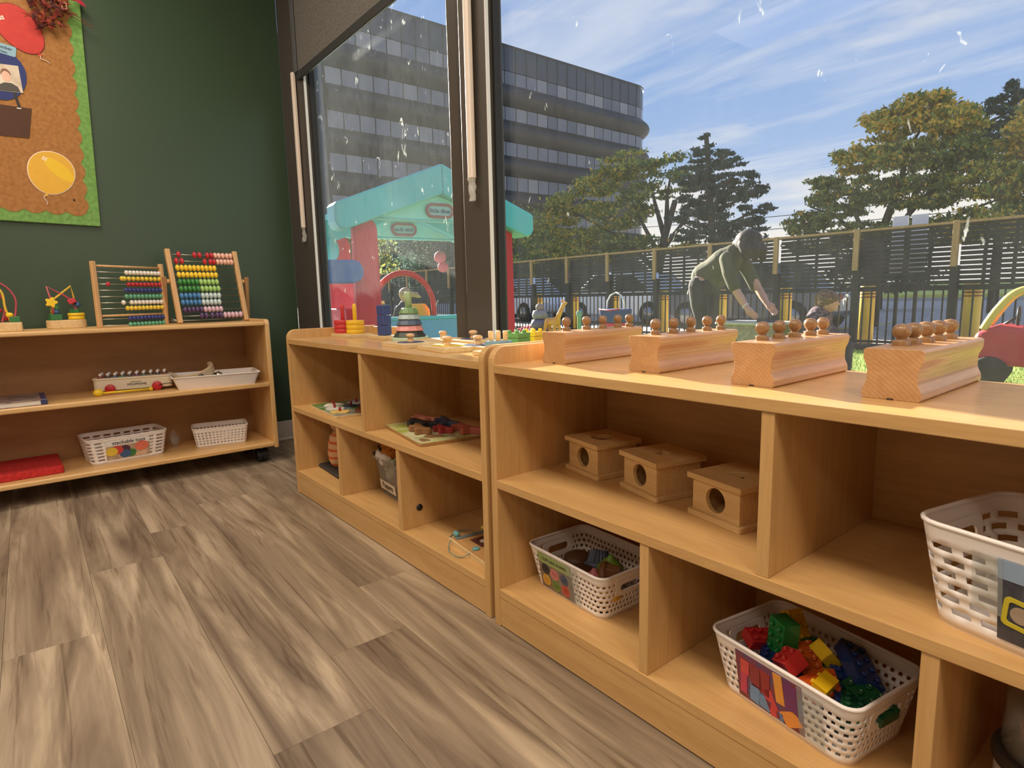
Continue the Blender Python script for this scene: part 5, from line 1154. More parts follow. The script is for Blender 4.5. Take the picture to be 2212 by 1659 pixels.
MB().ball(.045, (.93, DP - .20, 1.10), 12, 8).ball(.04, (.95, DP - .20, 1.03), 12, 8).build('pink_toy_phone', flat((214, 92, 106), .5, var=.03), ph_)

# ================================================================== office building with curved corner
bl = thing('office_building', 'dark glass office block with banded storeys and a rounded corner', 'building', (-74.06, 40.78, -0.86))
bl.scale = (2, 2, 2)
glass_d = flat((70, 73, 82), .25, name='spandrel_glass', var=.05, vs_=.4); band_d = flat((46, 45, 48), .5, name='bronze_band', var=.05, vs_=.5); win_m = flat((118, 120, 130), .18, name='window_reflecting', var=.10, vs_=.6); mul_m = flat((44, 44, 48), .5, var=.02)
Y0, Y1, RC = -5.0, 27.0, 2.6   # local y of the facade ends; corner radius
def path(off, n=7):
    p = [(off, Y0), (off, Y1 - RC + 0)]
    for i in range(1, n + 1):
        t = (pi / 2) * i / n; p.append((-RC + (RC + off) * math.cos(t), Y1 - RC + (RC + off) * math.sin(t)))
    p.append((-11, Y1 + off)); return p
def skin_band(z0, z1, off, mat, name, bulge=0):
    mb = MB()
    if bulge:
        zs = [z0 + (z1 - z0) * k / 8 for k in range(9)]; of = [off + bulge * math.sin(pi * k / 8) for k in range(9)]
    else: zs = [z0, z1]; of = [off, off]
    P_ = [path(o_) for o_ in of]; m_ = len(P_[0]); v = [(x, y, z) for pp, z in zip(P_, zs) for x, y in pp]
    f = [(j * m_ + i, j * m_ + i + 1, (j + 1) * m_ + i + 1, (j + 1) * m_ + i) for j in range(len(zs) - 1) for i in range(m_ - 1)]
    return mb.add(v, f, 0, bool(bulge)).build(name, mat, bl)
body = path(-.25); MB().prism([(a, b) for a, b in body] + [(-11, Y0)], .2, 19.30).build('core', mul_m, bl)
skin_band(17.60, 19.36, -.02, glass_d, 'parapet'); skin_band(19.30, 19.42, .06, band_d, 'coping')
for (a, b) in ((15.06, 16.63), (12.50, 14.04), (9.96, 11.44), (7.40, 8.86), (4.80, 6.30), (2.2, 3.7)): skin_band(a, b, 0.0, band_d, 'band', .62)
rows_w = [(16.63, 17.60), (14.04, 15.06), (11.44, 12.50), (8.86, 9.96), (6.30, 7.40)]
WW = 1.085; pane0 = {}
lit = random.Random(11)
wmats = [win_m, flat((100, 104, 114), .18, name='window_reflecting_b', var=.1, vs_=.6), flat((138, 138, 142), .2, name='window_reflecting_c', var=.1, vs_=.6)]
for z0, z1 in rows_w:
    yy = Y1 - RC
    k = 0
    while yy - WW > Y0:
        mi = lit.choice((0, 0, 0, 1, 2)); key = (round(z1 - z0, 2), mi)
        if key not in pane0: pane0[key] = MB().box(-.06, 0, -WW / 2 + .04, WW / 2 - .04, .03, z1 - z0 - .03).build('window_pane', wmats[mi], bl, (-.06, yy - WW / 2, z0))
        else: dup(pane0[key], 'window_pane', bl, (-.06, yy - WW / 2, z0))
        yy -= WW; k += 1
    for i in range(5):
        t = (pi / 2) * (i + .5) / 5; key = (round(z1 - z0, 2), 'c')
        pos = (-RC + (RC - .06) * math.cos(t), Y1 - RC + (RC - .06) * math.sin(t), z0)
        if key not in pane0: pane0[key] = MB().box(-.06, 0, -.36, .36, .03, z1 - z0 - .03).build('window_pane', win_m, bl, pos, (0, 0, t))
        else: dup(pane0[key], 'window_pane', bl, pos, (0, 0, t))
yy = Y1 - RC; mp0 = None
while yy > Y0:
    if mp0 is None: mp0 = MB().box(0, .03, -.025, .025, 17.6, 19.3).build('parapet_joint', mul_m, bl, (-.02, yy, 0))
    else: dup(mp0, 'parapet_joint', bl, (-.02, yy, 0))
    yy -= WW

# ================================================================== trees
def leaves(name, blobs, mats, size, parent, seed, flat_=.55, weights=None, hang=0):
    rg = np.random.RandomState(seed); Q = []; MI = []
    for (x, y, z, rx, ry, rz, n, *mw) in blobs:
        # clustered: sub-clumps inside the blob so gaps of sky remain
        nc = max(4, n // 55); d = rg.normal(size=(nc, 3)); d /= np.linalg.norm(d, axis=1)[:, None]; rad = rg.uniform(.35, 1.0, nc) ** .6
        cc = np.array([x, y, z]) + d * rad[:, None] * np.array([rx, ry, rz]); idx = rg.randint(0, nc, n)
        p = cc[idx] + rg.normal(size=(n, 3)) * np.array([rx, ry, rz * flat_]) * .17
        a = rg.normal(size=(n, 3)); a /= np.linalg.norm(a, axis=1)[:, None]; b = np.cross(a, rg.normal(size=(n, 3))); b /= np.linalg.norm(b, axis=1)[:, None] + 1e-9
        s = size * rg.uniform(.6, 1.3, n)[:, None]
        Q.append(np.stack([p - a * s, p - b * s * .45, p + a * s, p + b * s * .45], 1))
        w_ = np.array(mw[0] if mw else (weights or [1] * len(mats)), float); MI.append(rg.choice(len(mats), n, p=w_ / w_.sum()))
    return quadmesh(name, np.concatenate(Q), None, parent, 'stuff', np.concatenate(MI), mats)
def leafm(c, nm):
    m_, t = newmat(nm); n_ = t.nodes; L = t.links
    o = n_.new('ShaderNodeOutputMaterial'); d = n_.new('ShaderNodeBsdfDiffuse'); tr = n_.new('ShaderNodeBsdfTranslucent'); ms = n_.new('ShaderNodeMixShader'); ms.inputs[0].default_value = .5
    nz_ = n_.new('ShaderNodeTexNoise'); nz_.inputs['Scale'].default_value = 1.3; tcn = n_.new('ShaderNodeTexCoord'); L.new(tcn.outputs['Object'], nz_.inputs['Vector'])
    mr = n_.new('ShaderNodeMapRange'); mr.inputs[3].default_value = .7; mr.inputs[4].default_value = 1.3; L.new(nz_.outputs[0], mr.inputs[0])
    mu = n_.new('ShaderNodeMixRGB'); mu.blend_type = 'MULTIPLY'; mu.inputs[0].default_value = 1; mu.inputs[1].default_value = s2l(c); L.new(mr.outputs[0], mu.inputs[2])
    L.new(mu.outputs[0], d.inputs[0]); L.new(mu.outputs[0], tr.inputs[0]); L.new(d.outputs[0], ms.inputs[1]); L.new(tr.outputs[0], ms.inputs[2]); L.new(ms.outputs[0], o.inputs[0]); return m_
lf = [leafm((136, 154, 88), 'leaf_green'), leafm((210, 200, 98), 'leaf_yellowgreen'), leafm((248, 206, 100), 'leaf_sunlit_gold'), leafm((104, 120, 80), 'leaf_dark')]
nd = [leafm((70, 90, 80), 'needle_dark'), leafm((96, 116, 104), 'needle_blue')]
bark = mottle('bark', [(46, 40, 36), (70, 60, 52), (92, 80, 68)], 9, .95, 5, (1, 1, .3))
def tree(label, base, trunk, branches, blobs, mats, size, seed, r0=.17, weights=None, flat_=.55, far=1.0):
    bx_, by_, bz_ = base
    o = thing('tree', label, 'tree', (CAM.x + (bx_ - CAM.x) * far, CAM.y + (by_ - CAM.y) * far, GZ), group='trees beyond the fence')
    o.scale = (far, far, far * (1 + (CAM.z - GZ) * (1 / far - 1) / 4.4))
    rel = lambda p: (p[0] - bx_, p[1] - by_, p[2] - bz_)
    k = len(trunk); MB().tube([rel(p) for p in trunk], [r0 * (1 - .55 * i / (k - 1)) for i in range(k)], 9).build('trunk', bark, o)
    for br in branches: MB().tube([rel(p) for p in br], [r0 * .5 * (1 - .8 * i / (len(br) - 1)) for i in range(len(br))], 6).build('branch', bark, o)
    leaves('foliage', [(b[0] - bx_, b[1] - by_, b[2] - bz_, *b[3:]) for b in blobs], mats, size, o, seed, flat_, weights)
    return o
G1 = [3, 1, .3, 2.2]; G_SUN = [1.5, 2.4, 2.4, .6]; G3 = [2.2, 2.2, .8, 1.2]  # the second mix puts the low sun on the upper crowns into gold leaves
y = 16
tree('wide honey locust tree with sunlit golden top at the right of the photo', (-5.2, y, GZ), [(-5.2, y, GZ), (-5.25, y, 1.2), (-5.1, y, 2.2), (-4.8, y, 3.2)],
     [[(-5.2, y, 1.3), (-5.7, y + .2, 2.1), (-6.2, y, 2.7), (-6.9, y, 3.0)], [(-5.15, y, 1.6), (-5.6, y - .3, 2.6), (-5.7, y, 3.6)], [(-5.1, y, 1.8), (-4.5, y, 2.6), (-3.9, y + .3, 3.4), (-3.4, y, 4.0)], [(-5.1, y, 1.5), (-4.3, y, 2.0), (-3.4, y, 2.5), (-2.7, y, 2.7)], [(-4.8, y, 3.0), (-4.6, y - .2, 3.9), (-4.3, y, 4.6)], [(-5.2, y, 1.4), (-6.0, y, 1.7), (-6.8, y, 1.95)], [(-5.7, y + .1, 2.1), (-6.3, y, 2.2), (-6.9, y, 2.4)], [(-4.5, y, 2.6), (-4.4, y, 3.3), (-4.9, y, 4.1)]],
     [(-6.95, y, 2.55, .55, .6, .34, 1710, G1), (-6.45, y, 3.35, .50, .6, .38, 1900, G1), (-5.85, y, 3.95, .5, .6, .34, 1710, G_SUN), (-5.05, y, 4.60, .62, .7, .40, 2660, G_SUN), (-4.35, y, 4.82, .62, .7, .36, 2660, G_SUN), (-3.72, y, 4.45, .55, .7, .36, 2090, G_SUN), (-4.75, y, 3.90, .75, .8, .40, 2850, G3), (-3.72, y, 3.70, .70, .8, .42, 2660, G1), (-5.35, y, 3.25, .65, .8, .36, 2090, G1), (-4.2, y, 2.98, .8, .8, .40, 2470, G1), (-3.1, y, 3.1, .7, .8, .45, 2470, G3), (-6.1, y, 2.75, .6, .7, .28, 1330, G1), (-6.6, y, 2.0, .8, .6, .22, 1330, G1), (-5.6, y, 2.25, .7, .7, .25, 950, G1), (-4.2, y, 2.15, .9, .8, .35, 1710, G1), (-3.0, y, 2.2, .9, .8, .40, 2090, G3)], lf, .066, 1, .16, far=.82)
tree('sunlit golden locust tree cut by the right edge of the photo', (-1.6, 17, GZ), [(-1.6, 17, GZ), (-1.65, 17, 1.5), (-1.5, 17, 3)], [[(-1.6, 17, 1.5), (-2.2, 17, 2.4), (-2.7, 17, 3.2)], [(-1.6, 17, 1.6), (-1.0, 17, 2.6), (-.6, 17, 3.4)]],
     [(-2.6, 17, 3.95, .55, .8, .5, 2380, G_SUN), (-2.0, 17, 4.3, .8, .8, .5, 2550, G_SUN), (-2.5, 17, 3.0, .8, .8, .6, 2720, G3), (-1.4, 17, 3.4, 1, .8, .8, 2720, G3), (-2.3, 17, 2.2, .9, .8, .5, 2210, G1), (-1.0, 17, 2.3, 1, .8, .6, 2040, G1)], lf, .065, 2, .14, far=.82)
tree('dark pine tree top showing behind the sunlit golden locust', (-3.9, 21, GZ), [(-3.9, 21, GZ), (-3.9, 21, 3), (-3.8, 21, 6.2)], [[(-3.9, 21, 4.6), (-4.5, 21, 5.2)], [(-3.85, 21, 4.8), (-3.3, 21, 5.6)]],
     [(-3.75, 21, 5.95, .35, .4, .40, 500), (-4.2, 21, 5.55, .6, .5, .35, 700), (-3.6, 21, 5.25, .6, .5, .35, 700), (-4.5, 21, 5.05, .6, .5, .3, 600), (-3.9, 21, 4.6, .9, .6, .4, 800)], nd, .08, 3, .14)
y = 20
tree('broad brown-green locust tree in front of the office building', (-15.0, y, GZ), [(-15.0, y, GZ), (-15.0, y, 1.6), (-14.7, y, 3.0), (-14.2, y, 4.4)],
     [[(-15.0, y, 1.6), (-16.5, y, 2.8), (-18.2, y, 3.8), (-20, y, 4.6)], [(-14.9, y, 2.2), (-15.8, y, 3.6), (-16.6, y, 5.0)], [(-14.7, y, 3.0), (-15.2, y, 4.4), (-15.5, y, 5.4)], [(-14.8, y, 2.5), (-13.9, y, 3.4), (-13.4, y, 4.4)], [(-14.6, y, 3.2), (-14.6, y, 4.6), (-14.4, y, 5.6)]],
     [(-21.8, y, 4.2, 1.5, 1.2, .55, 1700, G3), (-20.2, y, 5.0, 1.4, 1.2, .6, 1800, G3), (-18.2, y, 5.7, 1.4, 1.2, .6, 1800, G3), (-16.4, y, 6.15, 1.3, 1.2, .55, 1700, G3), (-14.9, y, 5.85, 1.2, 1.1, .5, 1000, G1), (-19.6, y, 3.3, 1.7, 1.2, .6, 2000, G3), (-17.3, y, 4.2, 1.7, 1.2, .7, 2300, G3), (-15.7, y, 4.8, 1.2, 1.1, .5, 1200, G1), (-13.6, y, 5.0, .9, 1, .4, 700, G1), (-16.6, y, 2.9, 1.5, 1.2, .5, 1700, G1), (-18.6, y, 2.6, 1.6, 1.2, .5, 1600, G3), (-21.6, y, 2.8, 1.6, 1.2, .7, 1700, G3), (-14.0, y, 2.5, 1.1, 1, .35, 700, G_SUN), (-13.2, y, 3.9, .9, 1, .4, 600, G1)], lf, .10, 4, .24)
y = 18
pine_b = []
for (x, z, r_, n) in ((-11.5, 5.95, .22, 260), (-11.55, 5.55, .42, 500), (-11.1, 5.25, .50, 600), (-11.9, 5.1, .45, 500), (-10.7, 4.9, .55, 700), (-11.5, 4.7, .6, 800), (-12.2, 4.45, .5, 600), (-10.4, 4.45, .6, 700), (-11.2, 4.2, .7, 900), (-9.8, 4.0, .55, 700), (-11.9, 3.9, .6, 700), (-10.5, 3.75, .7, 900), (-11.3, 3.5, .7, 900), (-9.6, 3.35, .5, 600), (-12.2, 3.4, .6, 700), (-10.3, 3.1, .8, 900), (-11.3, 2.75, .9, 1000), (-9.6, 2.8, .45, 450), (-12.2, 2.7, .6, 600), (-10.3, 2.3, .9, 1000), (-11.4, 2.0, .9, 900)):
    pine_b.append((x, y, z, r_, r_, r_ * .42, int(n * .95)))
tree('tall dark blue-green pine tree standing behind the bending person', (-11.1, y, GZ), [(-11.1, y, GZ), (-11.1, y, 2), (-11.3, y, 4), (-11.5, y, 6.0)],
     [[(-11.15, y, z), (-11.15 + dx_ * .5, y, z + .15), (-11.15 + dx_, y, z + .45)] for z, dx_ in ((2.0, -1.2), (2.1, 1.5), (2.7, -1.2), (2.9, 1.6), (3.5, 1.4), (3.6, -.9), (4.2, .9), (4.4, -.7), (4.9, .5))], pine_b, nd, .085, 5, .17, flat_=.5)
for i, (x, yy, zc, rr, lb, ms) in enumerate(((-21.5, 9.5, 3.2, 1.5, 'dark bushy tree seen low in the left window', lf), (-18.2, 14.8, 2.6, 1.4, 'brownish shrub tree behind the playhouse arch', lf), (-27, 16, 3.6, 2.0, 'dark green tree at the foot of the office building', nd), (-27.0, 23.5, 4.7, 2.0, 'shadowy tree beside the mullion in the right window', lf), (-8.0, 24, 2.0, 1.3, 'low green tree behind the pine', nd))):
    tree(lb, (x, yy, GZ), [(x, yy, GZ), (x, yy, zc * .5), (x + .1, yy, zc)], [[(x, yy, zc * .4), (x + rr * .6, yy, zc)], [(x, yy, zc * .4), (x - rr * .6, yy, zc * .9)]],
         [(x, yy, zc, rr, rr, rr * .7, 2600, [2, .6, .1, 3] if ms is lf else [1, 1]), (x - rr * .5, yy, zc * .6, rr * .8, rr * .8, rr * .5, 1400, [2, .6, .1, 3] if ms is lf else [1, 1]), (x + rr * .5, yy, zc * .6, rr * .8, rr * .8, rr * .5, 1400, [2, .6, .1, 3] if ms is lf else [1, 1])], ms, .10, 20 + i, .14)
for i, z in enumerate((8.25, 7.0, 5.9)):
    o = MB().tube([(-60, 60, z + 1.0), (-40, 60, z + .2), (-30, 60, z - .1), (0, 60, z - .3)], .035, 5).build('power_line', black_pl); tag(o, '%s thin power line against the pale sky between the trees' % ['upper', 'middle', 'lower'][i], 'cable', 'power lines')

# ================================================================== parked cars
def car(label, loc, rz, paint, L_=4.2):
    o = thing('parked_car', label, 'car', loc, rz, 'parked cars behind the fence')
    h = L_ / 2
    side = [(-h, .35), (-h + .05, .75), (-h + .7, .88), (-h + 1.25, 1.38), (-h + 2.7, 1.42), (-h + 3.35, .95), (h - .1, .80), (h, .55), (h - .02, .32), (h - .55, .24), (-h + .5, .24)]
    MB().prism(side, -.82, .82, ax='y').build('body', flat(paint, .25, coat=.6, var=.01), o, bevel=.07, seg=3)
    gl_ = flat((40, 46, 54), .1, var=.01)
    MB().prism([(-h + .82, .92), (-h + 1.32, 1.32), (-h + 1.9, 1.35), (-h + 1.9, .92)], -.835, .835, ax='y').build('side_window', gl_, o); MB().prism([(-h + 1.98, .92), (-h + 1.98, 1.35), (-h + 2.62, 1.35), (-h + 3.15, .95)], -.835, .835, ax='y').build('side_window', gl_, o)
    for x in (-h + .78, h - .82):
        for s in (-1, 1):
            w_ = MB().cyl(.31, .2, (x, s * .76 - .1, .31), 22, ax='y', ch=.03).build('wheel', flat((26, 26, 28), .8, var=.03), o)
            MB().cyl(.17, .21, (x, s * .765 - .105, .31), 14, ax='y').build('hub', flat((150, 152, 158), .3, metal=.8, var=.02), w_)
    for s in (-1, 1): MB().box(h - .06, h + .01, s * .62 - .14, s * .62 + .14, .60, .70).build('headlight', flat((220, 222, 226), .15, var=.01), o); MB().box(-h - .01, -h + .06, s * .62 - .14, s * .62 + .14, .62, .74).build('tail_light', flat((160, 30, 34), .2, var=.01), o)
car('pale silver-blue car parked behind the left fence panels', (-15.0, 12.4, GZ - .03), 0, (196, 206, 222))
car('white car parked behind the fence left of the dark car', (-10.2, 12.6, GZ - .03), pi, (206, 214, 226), 4.1)
car('dark blue-grey car parked behind the bending person', (-5.9, 11.6, GZ - .03), pi, (74, 84, 104), 4.0)

# ================================================================== people
def remesh(mb, name, mat, parent, vox=.009, sm=3):
    o = mb.build(name, mat, parent); r = o.modifiers.new('skin', 'REMESH'); r.mode = 'VOXEL'; r.voxel_size = vox; r.use_smooth_shade = True
    s = o.modifiers.new('soft', 'SMOOTH'); s.factor = .5; s.iterations = sm; return o
def limb(mb, pts, rs, n=12):
    mb.tube(pts, rs, n)
    for p, r in zip(pts, rs): mb.ball(r * .985, p, 12, 8)
    return mb
def hand(mb, wr, d, s, side, curl=.25):
    """five-fingered hand: wrist point, direction, size"""
    d = Vector(d).normalized(); nrm = Vector((0, side, 0)); ac = d.cross(nrm).normalized(); nrm = ac.cross(d)
    pm = Vector(wr) + d * s * .28
    mb.at(); mb.tube([wr, tuple(Vector(wr) + d * s * .2), tuple(pm + d * s * .14)], [s * .16, s * .2, s * .19], 10); mb.ball(s * .19, tuple(pm), 10, 8, sc_=(1, .8, 1))
    for k, (o_, l) in enumerate(((-.17, .44), (-.06, .50), (.06, .47), (.17, .38))):
        b = pm + d * s * .16 + ac * s * o_; m1 = b + d * s * l * .5 + nrm * s * .03; m2 = b + d * s * l * .92 + nrm * s * curl * .5
        limb(mb, [tuple(b), tuple(m1), tuple(m2)], [s * .052, s * .048, s * .040], 8)
    tb = Vector(wr) + d * s * .12 - ac * s * .15; limb(mb, [tuple(tb), tuple(tb + d * s * .18 - ac * s * .13 + nrm * s * .08), tuple(tb + d * s * .36 - ac * s * .15 + nrm * s * .15)], [s * .068, s * .058, s * .046], 8)
skin_t = flat((206, 156, 136), .55, name='skin', var=.03); olive = flat((80, 78, 52), .85, name='olive_shirt', var=.06); dark_leg = flat((40, 38, 42), .85, name='black_leggings', var=.04); hair_d = mottle('dark_brown_hair', [(34, 24, 22), (52, 37, 32), (76, 56, 47)], 40, .6, 4, (4, 4, 1))
PY = 5.0
pe = thing('person', 'person in olive top and black leggings bending over the small table', 'person', (-2.76, PY, GZ))
W_ = lambda x, y, z: (x + 2.76, y - PY, z - GZ)
bdm = MB()
limb(bdm, [W_(-2.76, PY, .87), W_(-2.66, PY, .97), W_(-2.54, PY, 1.06), W_(-2.45, PY, 1.13)], [.135, .125, .135, .10], 16)
limb(bdm, [W_(-2.45, PY, 1.13), W_(-2.38, PY, 1.19), W_(-2.33, PY, 1.215)], [.07, .055, .055])
bdm.ball(.098, W_(-2.275, PY, 1.225), 18, 12, sc_=(1.12, .86, 1.0)); bdm.ball(.06, W_(-2.215, PY, 1.165), 14, 10, sc_=(1, .8, 1)); bdm.ball(.016, W_(-2.175, PY, 1.195), 8, 6)
for s in (-1, 1):
    bdm.ball(.02, W_(-2.29, PY + s * .088, 1.215), 8, 6, sc_=(1, .4, 1.4))
    limb(bdm, [W_(-2.78, PY + s * .085, .84), W_(-2.77, PY + s * .095, .62), W_(-2.745, PY + s * .10, .44), W_(-2.79, PY + s * .10, .24), W_(-2.82, PY + s * .10, .02)], [.105, .092, .062, .056, .040])
    limb(bdm, [W_(-2.82, PY + s * .10, .0), W_(-2.74, PY + s * .10, -.015), W_(-2.64, PY + s * .11, -.022)], [.042, .038, .026])
    if s < 0: limb(bdm, [W_(-2.44, PY + s * .15, 1.08), W_(-2.375, PY + s * .19, .93), W_(-2.30, PY + s * .20, .775), W_(-2.24, PY + s * .19, .68), W_(-2.185, PY + s * .18, .592)], [.056, .050, .042, .040, .029]); hand(bdm, W_(-2.185, PY + s * .18, .592), (.72, 0, -.69), .175, 1)
    else: limb(bdm, [W_(-2.44, PY + s * .15, 1.08), W_(-2.36, PY + s * .19, .92), W_(-2.27, PY + s * .18, .78), W_(-2.20, PY + s * .15, .70), W_(-2.13, PY + s * .12, .62)], [.056, .050, .042, .040, .029]); hand(bdm, W_(-2.13, PY + s * .12, .62), (.72, 0, -.69), .175, -1)
remesh(bdm, 'body', skin_t, pe, .0085, 2)
sh = MB(); limb(sh, [W_(-2.785, PY, .915), W_(-2.67, PY, .975), W_(-2.54, PY, 1.06), W_(-2.45, PY, 1.125)], [.150, .145, .152, .115], 16); sh.ball(.13, W_(-2.62, PY, .90), 14, 10, sc_=(1, .95, .8)); sh.ball(.10, W_(-2.50, PY, .95), 14, 10, sc_=(1, 1.1, .9))
for s in (-1, 1): limb(sh, [W_(-2.44, PY + s * .14, 1.08), W_(-2.375, PY + s * .19, .93), W_(-2.31, PY + s * .20, .80)], [.078, .070, .064])
remesh(sh, 'shirt', olive, pe, .012, 3)
lg = MB(); limb(lg, [W_(-2.80, PY, .83), W_(-2.745, PY, .88)], [.15, .145], 14)
for s in (-1, 1): limb(lg, [W_(-2.79, PY + s * .085, .82), W_(-2.775, PY + s * .095, .62), W_(-2.745, PY + s * .10, .44), W_(-2.79, PY + s * .10, .24), W_(-2.82, PY + s * .10, .055)], [.120, .100, .070, .064, .048])
remesh(lg, 'leggings', dark_leg, pe, .011, 3)
for s in (-1, 1): MB().prism(rrect(.25, .085, .035, 5), 0, .03).build('shoe_sole', flat((200, 196, 190), .7, var=.03), pe, W_(-2.735, PY + s * .105, GZ)); q_ = MB(); limb(q_, [W_(-2.825, PY + s * .10, .015), W_(-2.74, PY + s * .105, .005), W_(-2.65, PY + s * .11, -.005)], [.052, .048, .036]); remesh(q_, 'shoe', flat((60, 58, 60), .7, var=.04), pe, .008, 2)
hr = MB(); hr.ball(.122, W_(-2.290, PY, 1.250), 18, 12, sc_=(1.15, .98, 1.0)); limb(hr, [W_(-2.27, PY - .03, 1.24), W_(-2.20, PY - .055, 1.16), W_(-2.175, PY - .065, 1.06)], [.085, .072, .030]); limb(hr, [W_(-2.27, PY + .03, 1.24), W_(-2.19, PY + .055, 1.16), W_(-2.16, PY + .065, 1.07)], [.085, .072, .030]); limb(hr, [W_(-2.30, PY - .07, 1.22), W_(-2.27, PY - .085, 1.13), W_(-2.26, PY - .08, 1.06)], [.06, .045, .018]); limb(hr, [W_(-2.36, PY, 1.26), W_(-2.42, PY, 1.24)], [.07, .045])
remesh(hr, 'hair', hair_d, pe, .010, 2)
MB().lathe([(.032, -.006), (.036, -.004), (.036, .004), (.032, .006)], 18, ax='x').build('bracelet', flat((230, 224, 216), .3, var=.01), pe, W_(-2.195, PY - .18, .606), (0, math.radians(44), 0))
# seated child
ch = thing('person', 'small child in a dark flowered jacket with curly brown hair, seated near the fence', 'person', (-1.52, PY, GZ))
K = lambda x, y, z: (x + 1.52, y - PY, z - GZ)
jak = mottle('flowered_jacket', [(44, 38, 48), (56, 48, 58), (130, 104, 112), (60, 50, 60)], 34, .9, 3); cm = MB()
limb(cm, [K(-1.55, PY, .25), K(-1.55, PY, .40), K(-1.53, PY, .50), K(-1.49, PY, .56)], [.105, .10, .085, .045], 14); cm.ball(.076, K(-1.462, PY, .632), 16, 12, sc_=(1.02, .9, 1.08)); cm.ball(.012, K(-1.382, PY, .618), 8, 6); cm.ball(.035, K(-1.425, PY, .585), 10, 8)
for s in (-1, 1):
    cm.ball(.016, K(-1.475, PY + s * .07, .63), 8, 6, sc_=(1, .4, 1.4))
    limb(cm, [K(-1.54, PY + s * .06, .26), K(-1.40, PY + s * .08, .25), K(-1.33, PY + s * .085, .23), K(-1.32, PY + s * .085, .0)], [.07, .058, .05, .034]); limb(cm, [K(-1.32, PY + s * .085, -.015), K(-1.22, PY + s * .09, -.02)], [.03, .024])
    limb(cm, [K(-1.54, PY + s * .10, .50), K(-1.53, PY + s * .14, .40), K(-1.45, PY + s * .13, .33), K(-1.38, PY + s * .10, .32)], [.042, .036, .030, .022]); hand(cm, K(-1.38, PY + s * .10, .32), (1, 0, -.1), .095, -s)
remesh(cm, 'body', skin_t, ch, .0075, 2)
jm = MB(); limb(jm, [K(-1.56, PY, .26), K(-1.565, PY, .40), K(-1.545, PY, .50), K(-1.51, PY, .545)], [.135, .132, .112, .06], 14)
for s in (-1, 1): limb(jm, [K(-1.545, PY + s * .09, .49), K(-1.535, PY + s * .145, .40), K(-1.45, PY + s * .135, .33), K(-1.40, PY + s * .11, .32)], [.062, .054, .046, .038])
remesh(jm, 'jacket', jak, ch, .010, 3)
tm = MB()
for s in (-1, 1): limb(tm, [K(-1.55, PY + s * .06, .25), K(-1.40, PY + s * .08, .25), K(-1.33, PY + s * .085, .23), K(-1.32, PY + s * .085, .03)], [.08, .07, .062, .046])
remesh(tm, 'trousers', flat((52, 56, 74), .9, var=.05), ch, .010, 2)
hm = MB(); hm.ball(.088, K(-1.480, PY, .660), 18, 12, sc_=(1.1, 1.0, .95)); rr_ = random.Random(4)
for i in range(26): a = rr_.random() * 6.28; b = rr_.random() * 1.4; hm.ball(.020 + .012 * rr_.random(), K(-1.495 + .088 * math.cos(a) * math.cos(b) * (1 if math.cos(a) < .3 else .7), PY + .085 * math.sin(a) * math.cos(b), .655 + .075 * math.sin(b)), 8, 6)
for i in range(12): hm.ball(.022, K(-1.575 + .02 * rr_.random(), PY + .05 * (rr_.random() - .5), .64 - .10 * rr_.random()), 8, 6)
remesh(hm, 'hair', mottle('curly_brown_hair', [(66, 46, 34), (112, 82, 58), (168, 130, 92)], 50, .7, 4), ch, .008, 1)
MB().ball(.008, K(-1.49, PY - .078, .645), 8, 6).build('hair_clip', flat((236, 206, 206), .4, var=.01), ch)
st = thing('child_stool', 'low plastic stool under the seated child', 'stool', (-1.55, PY, GZ))
MB().prism(rrect(.24, .24, .05, 5), .20, .225).build('seat', flat((150, 60, 60), .6, var=.04), st)
for sx in (-1, 1):
    for sy in (-1, 1): MB().box(sx * .085 - .015, sx * .085 + .015, sy * .085 - .015, sy * .085 + .015, 0, .20).build('leg', flat((150, 60, 60), .6, var=.04), st)
# fair-haired child in the playhouse
c2h = thing('person', 'fair-haired child standing beyond the playhouse, seen through its arch', 'person', (-6.45, 3.36, GZ)); c2h.scale = (1.16, 1.16, 1.16)
fm = MB(); limb(fm, [(0, 0, .34), (0, 0, .48), (0, 0, .60), (0, 0, .64)], [.10, .095, .085, .04], 14); fm.ball(.074, (0, 0, .725), 16, 12, sc_=(1, .9, 1.08)); fm.ball(.012, (-.076, 0, .715), 8, 6)
for s in (-1, 1):
    fm.ball(.015, (0, s * .068, .72), 8, 6, sc_=(1, .4, 1.4)); limb(fm, [(0, s * .055, .34), (0, s * .06, .18), (0, s * .06, .03)], [.06, .046, .034]); limb(fm, [(0, s * .06, .025), (-.08, s * .06, .02)], [.028, .022])
    limb(fm, [(0, s * .10, .58), (-.02, s * .13, .46), (-.08, s * .12, .38)], [.036, .03, .022]); hand(fm, (-.08, s * .12, .38), (-.8, 0, -.6), .09, s)
remesh(fm, 'body', skin_t, c2h, .0075, 2)
jm = MB(); limb(jm, [(0, 0, .32), (0, 0, .46), (0, 0, .58), (0, 0, .62)], [.12, .115, .10, .05], 14)
for s in (-1, 1): limb(jm, [(0, s * .09, .57), (-.02, s * .13, .46), (-.06, s * .125, .40)], [.05, .046, .038]); limb(jm, [(0, s * .055, .33), (0, s * .06, .18), (0, s * .06, .05)], [.07, .056, .046])
remesh(jm, 'overall', flat((66, 62, 66), .9, var=.06), c2h, .010, 3)
hm = MB(); hm.ball(.083, (.004, 0, .745), 16, 12, sc_=(1, .96, .95)); limb(hm, [(.02, .07, .74), (.03, .13, .735), (.03, .18, .71)], [.030, .034, .016]); limb(hm, [(.05, 0, .72), (.06, 0, .66)], [.05, .03])
remesh(hm, 'hair', mottle('fair_hair', [(150, 116, 84), (196, 160, 120), (226, 196, 156)], 50, .6, 4), c2h, .008, 1)

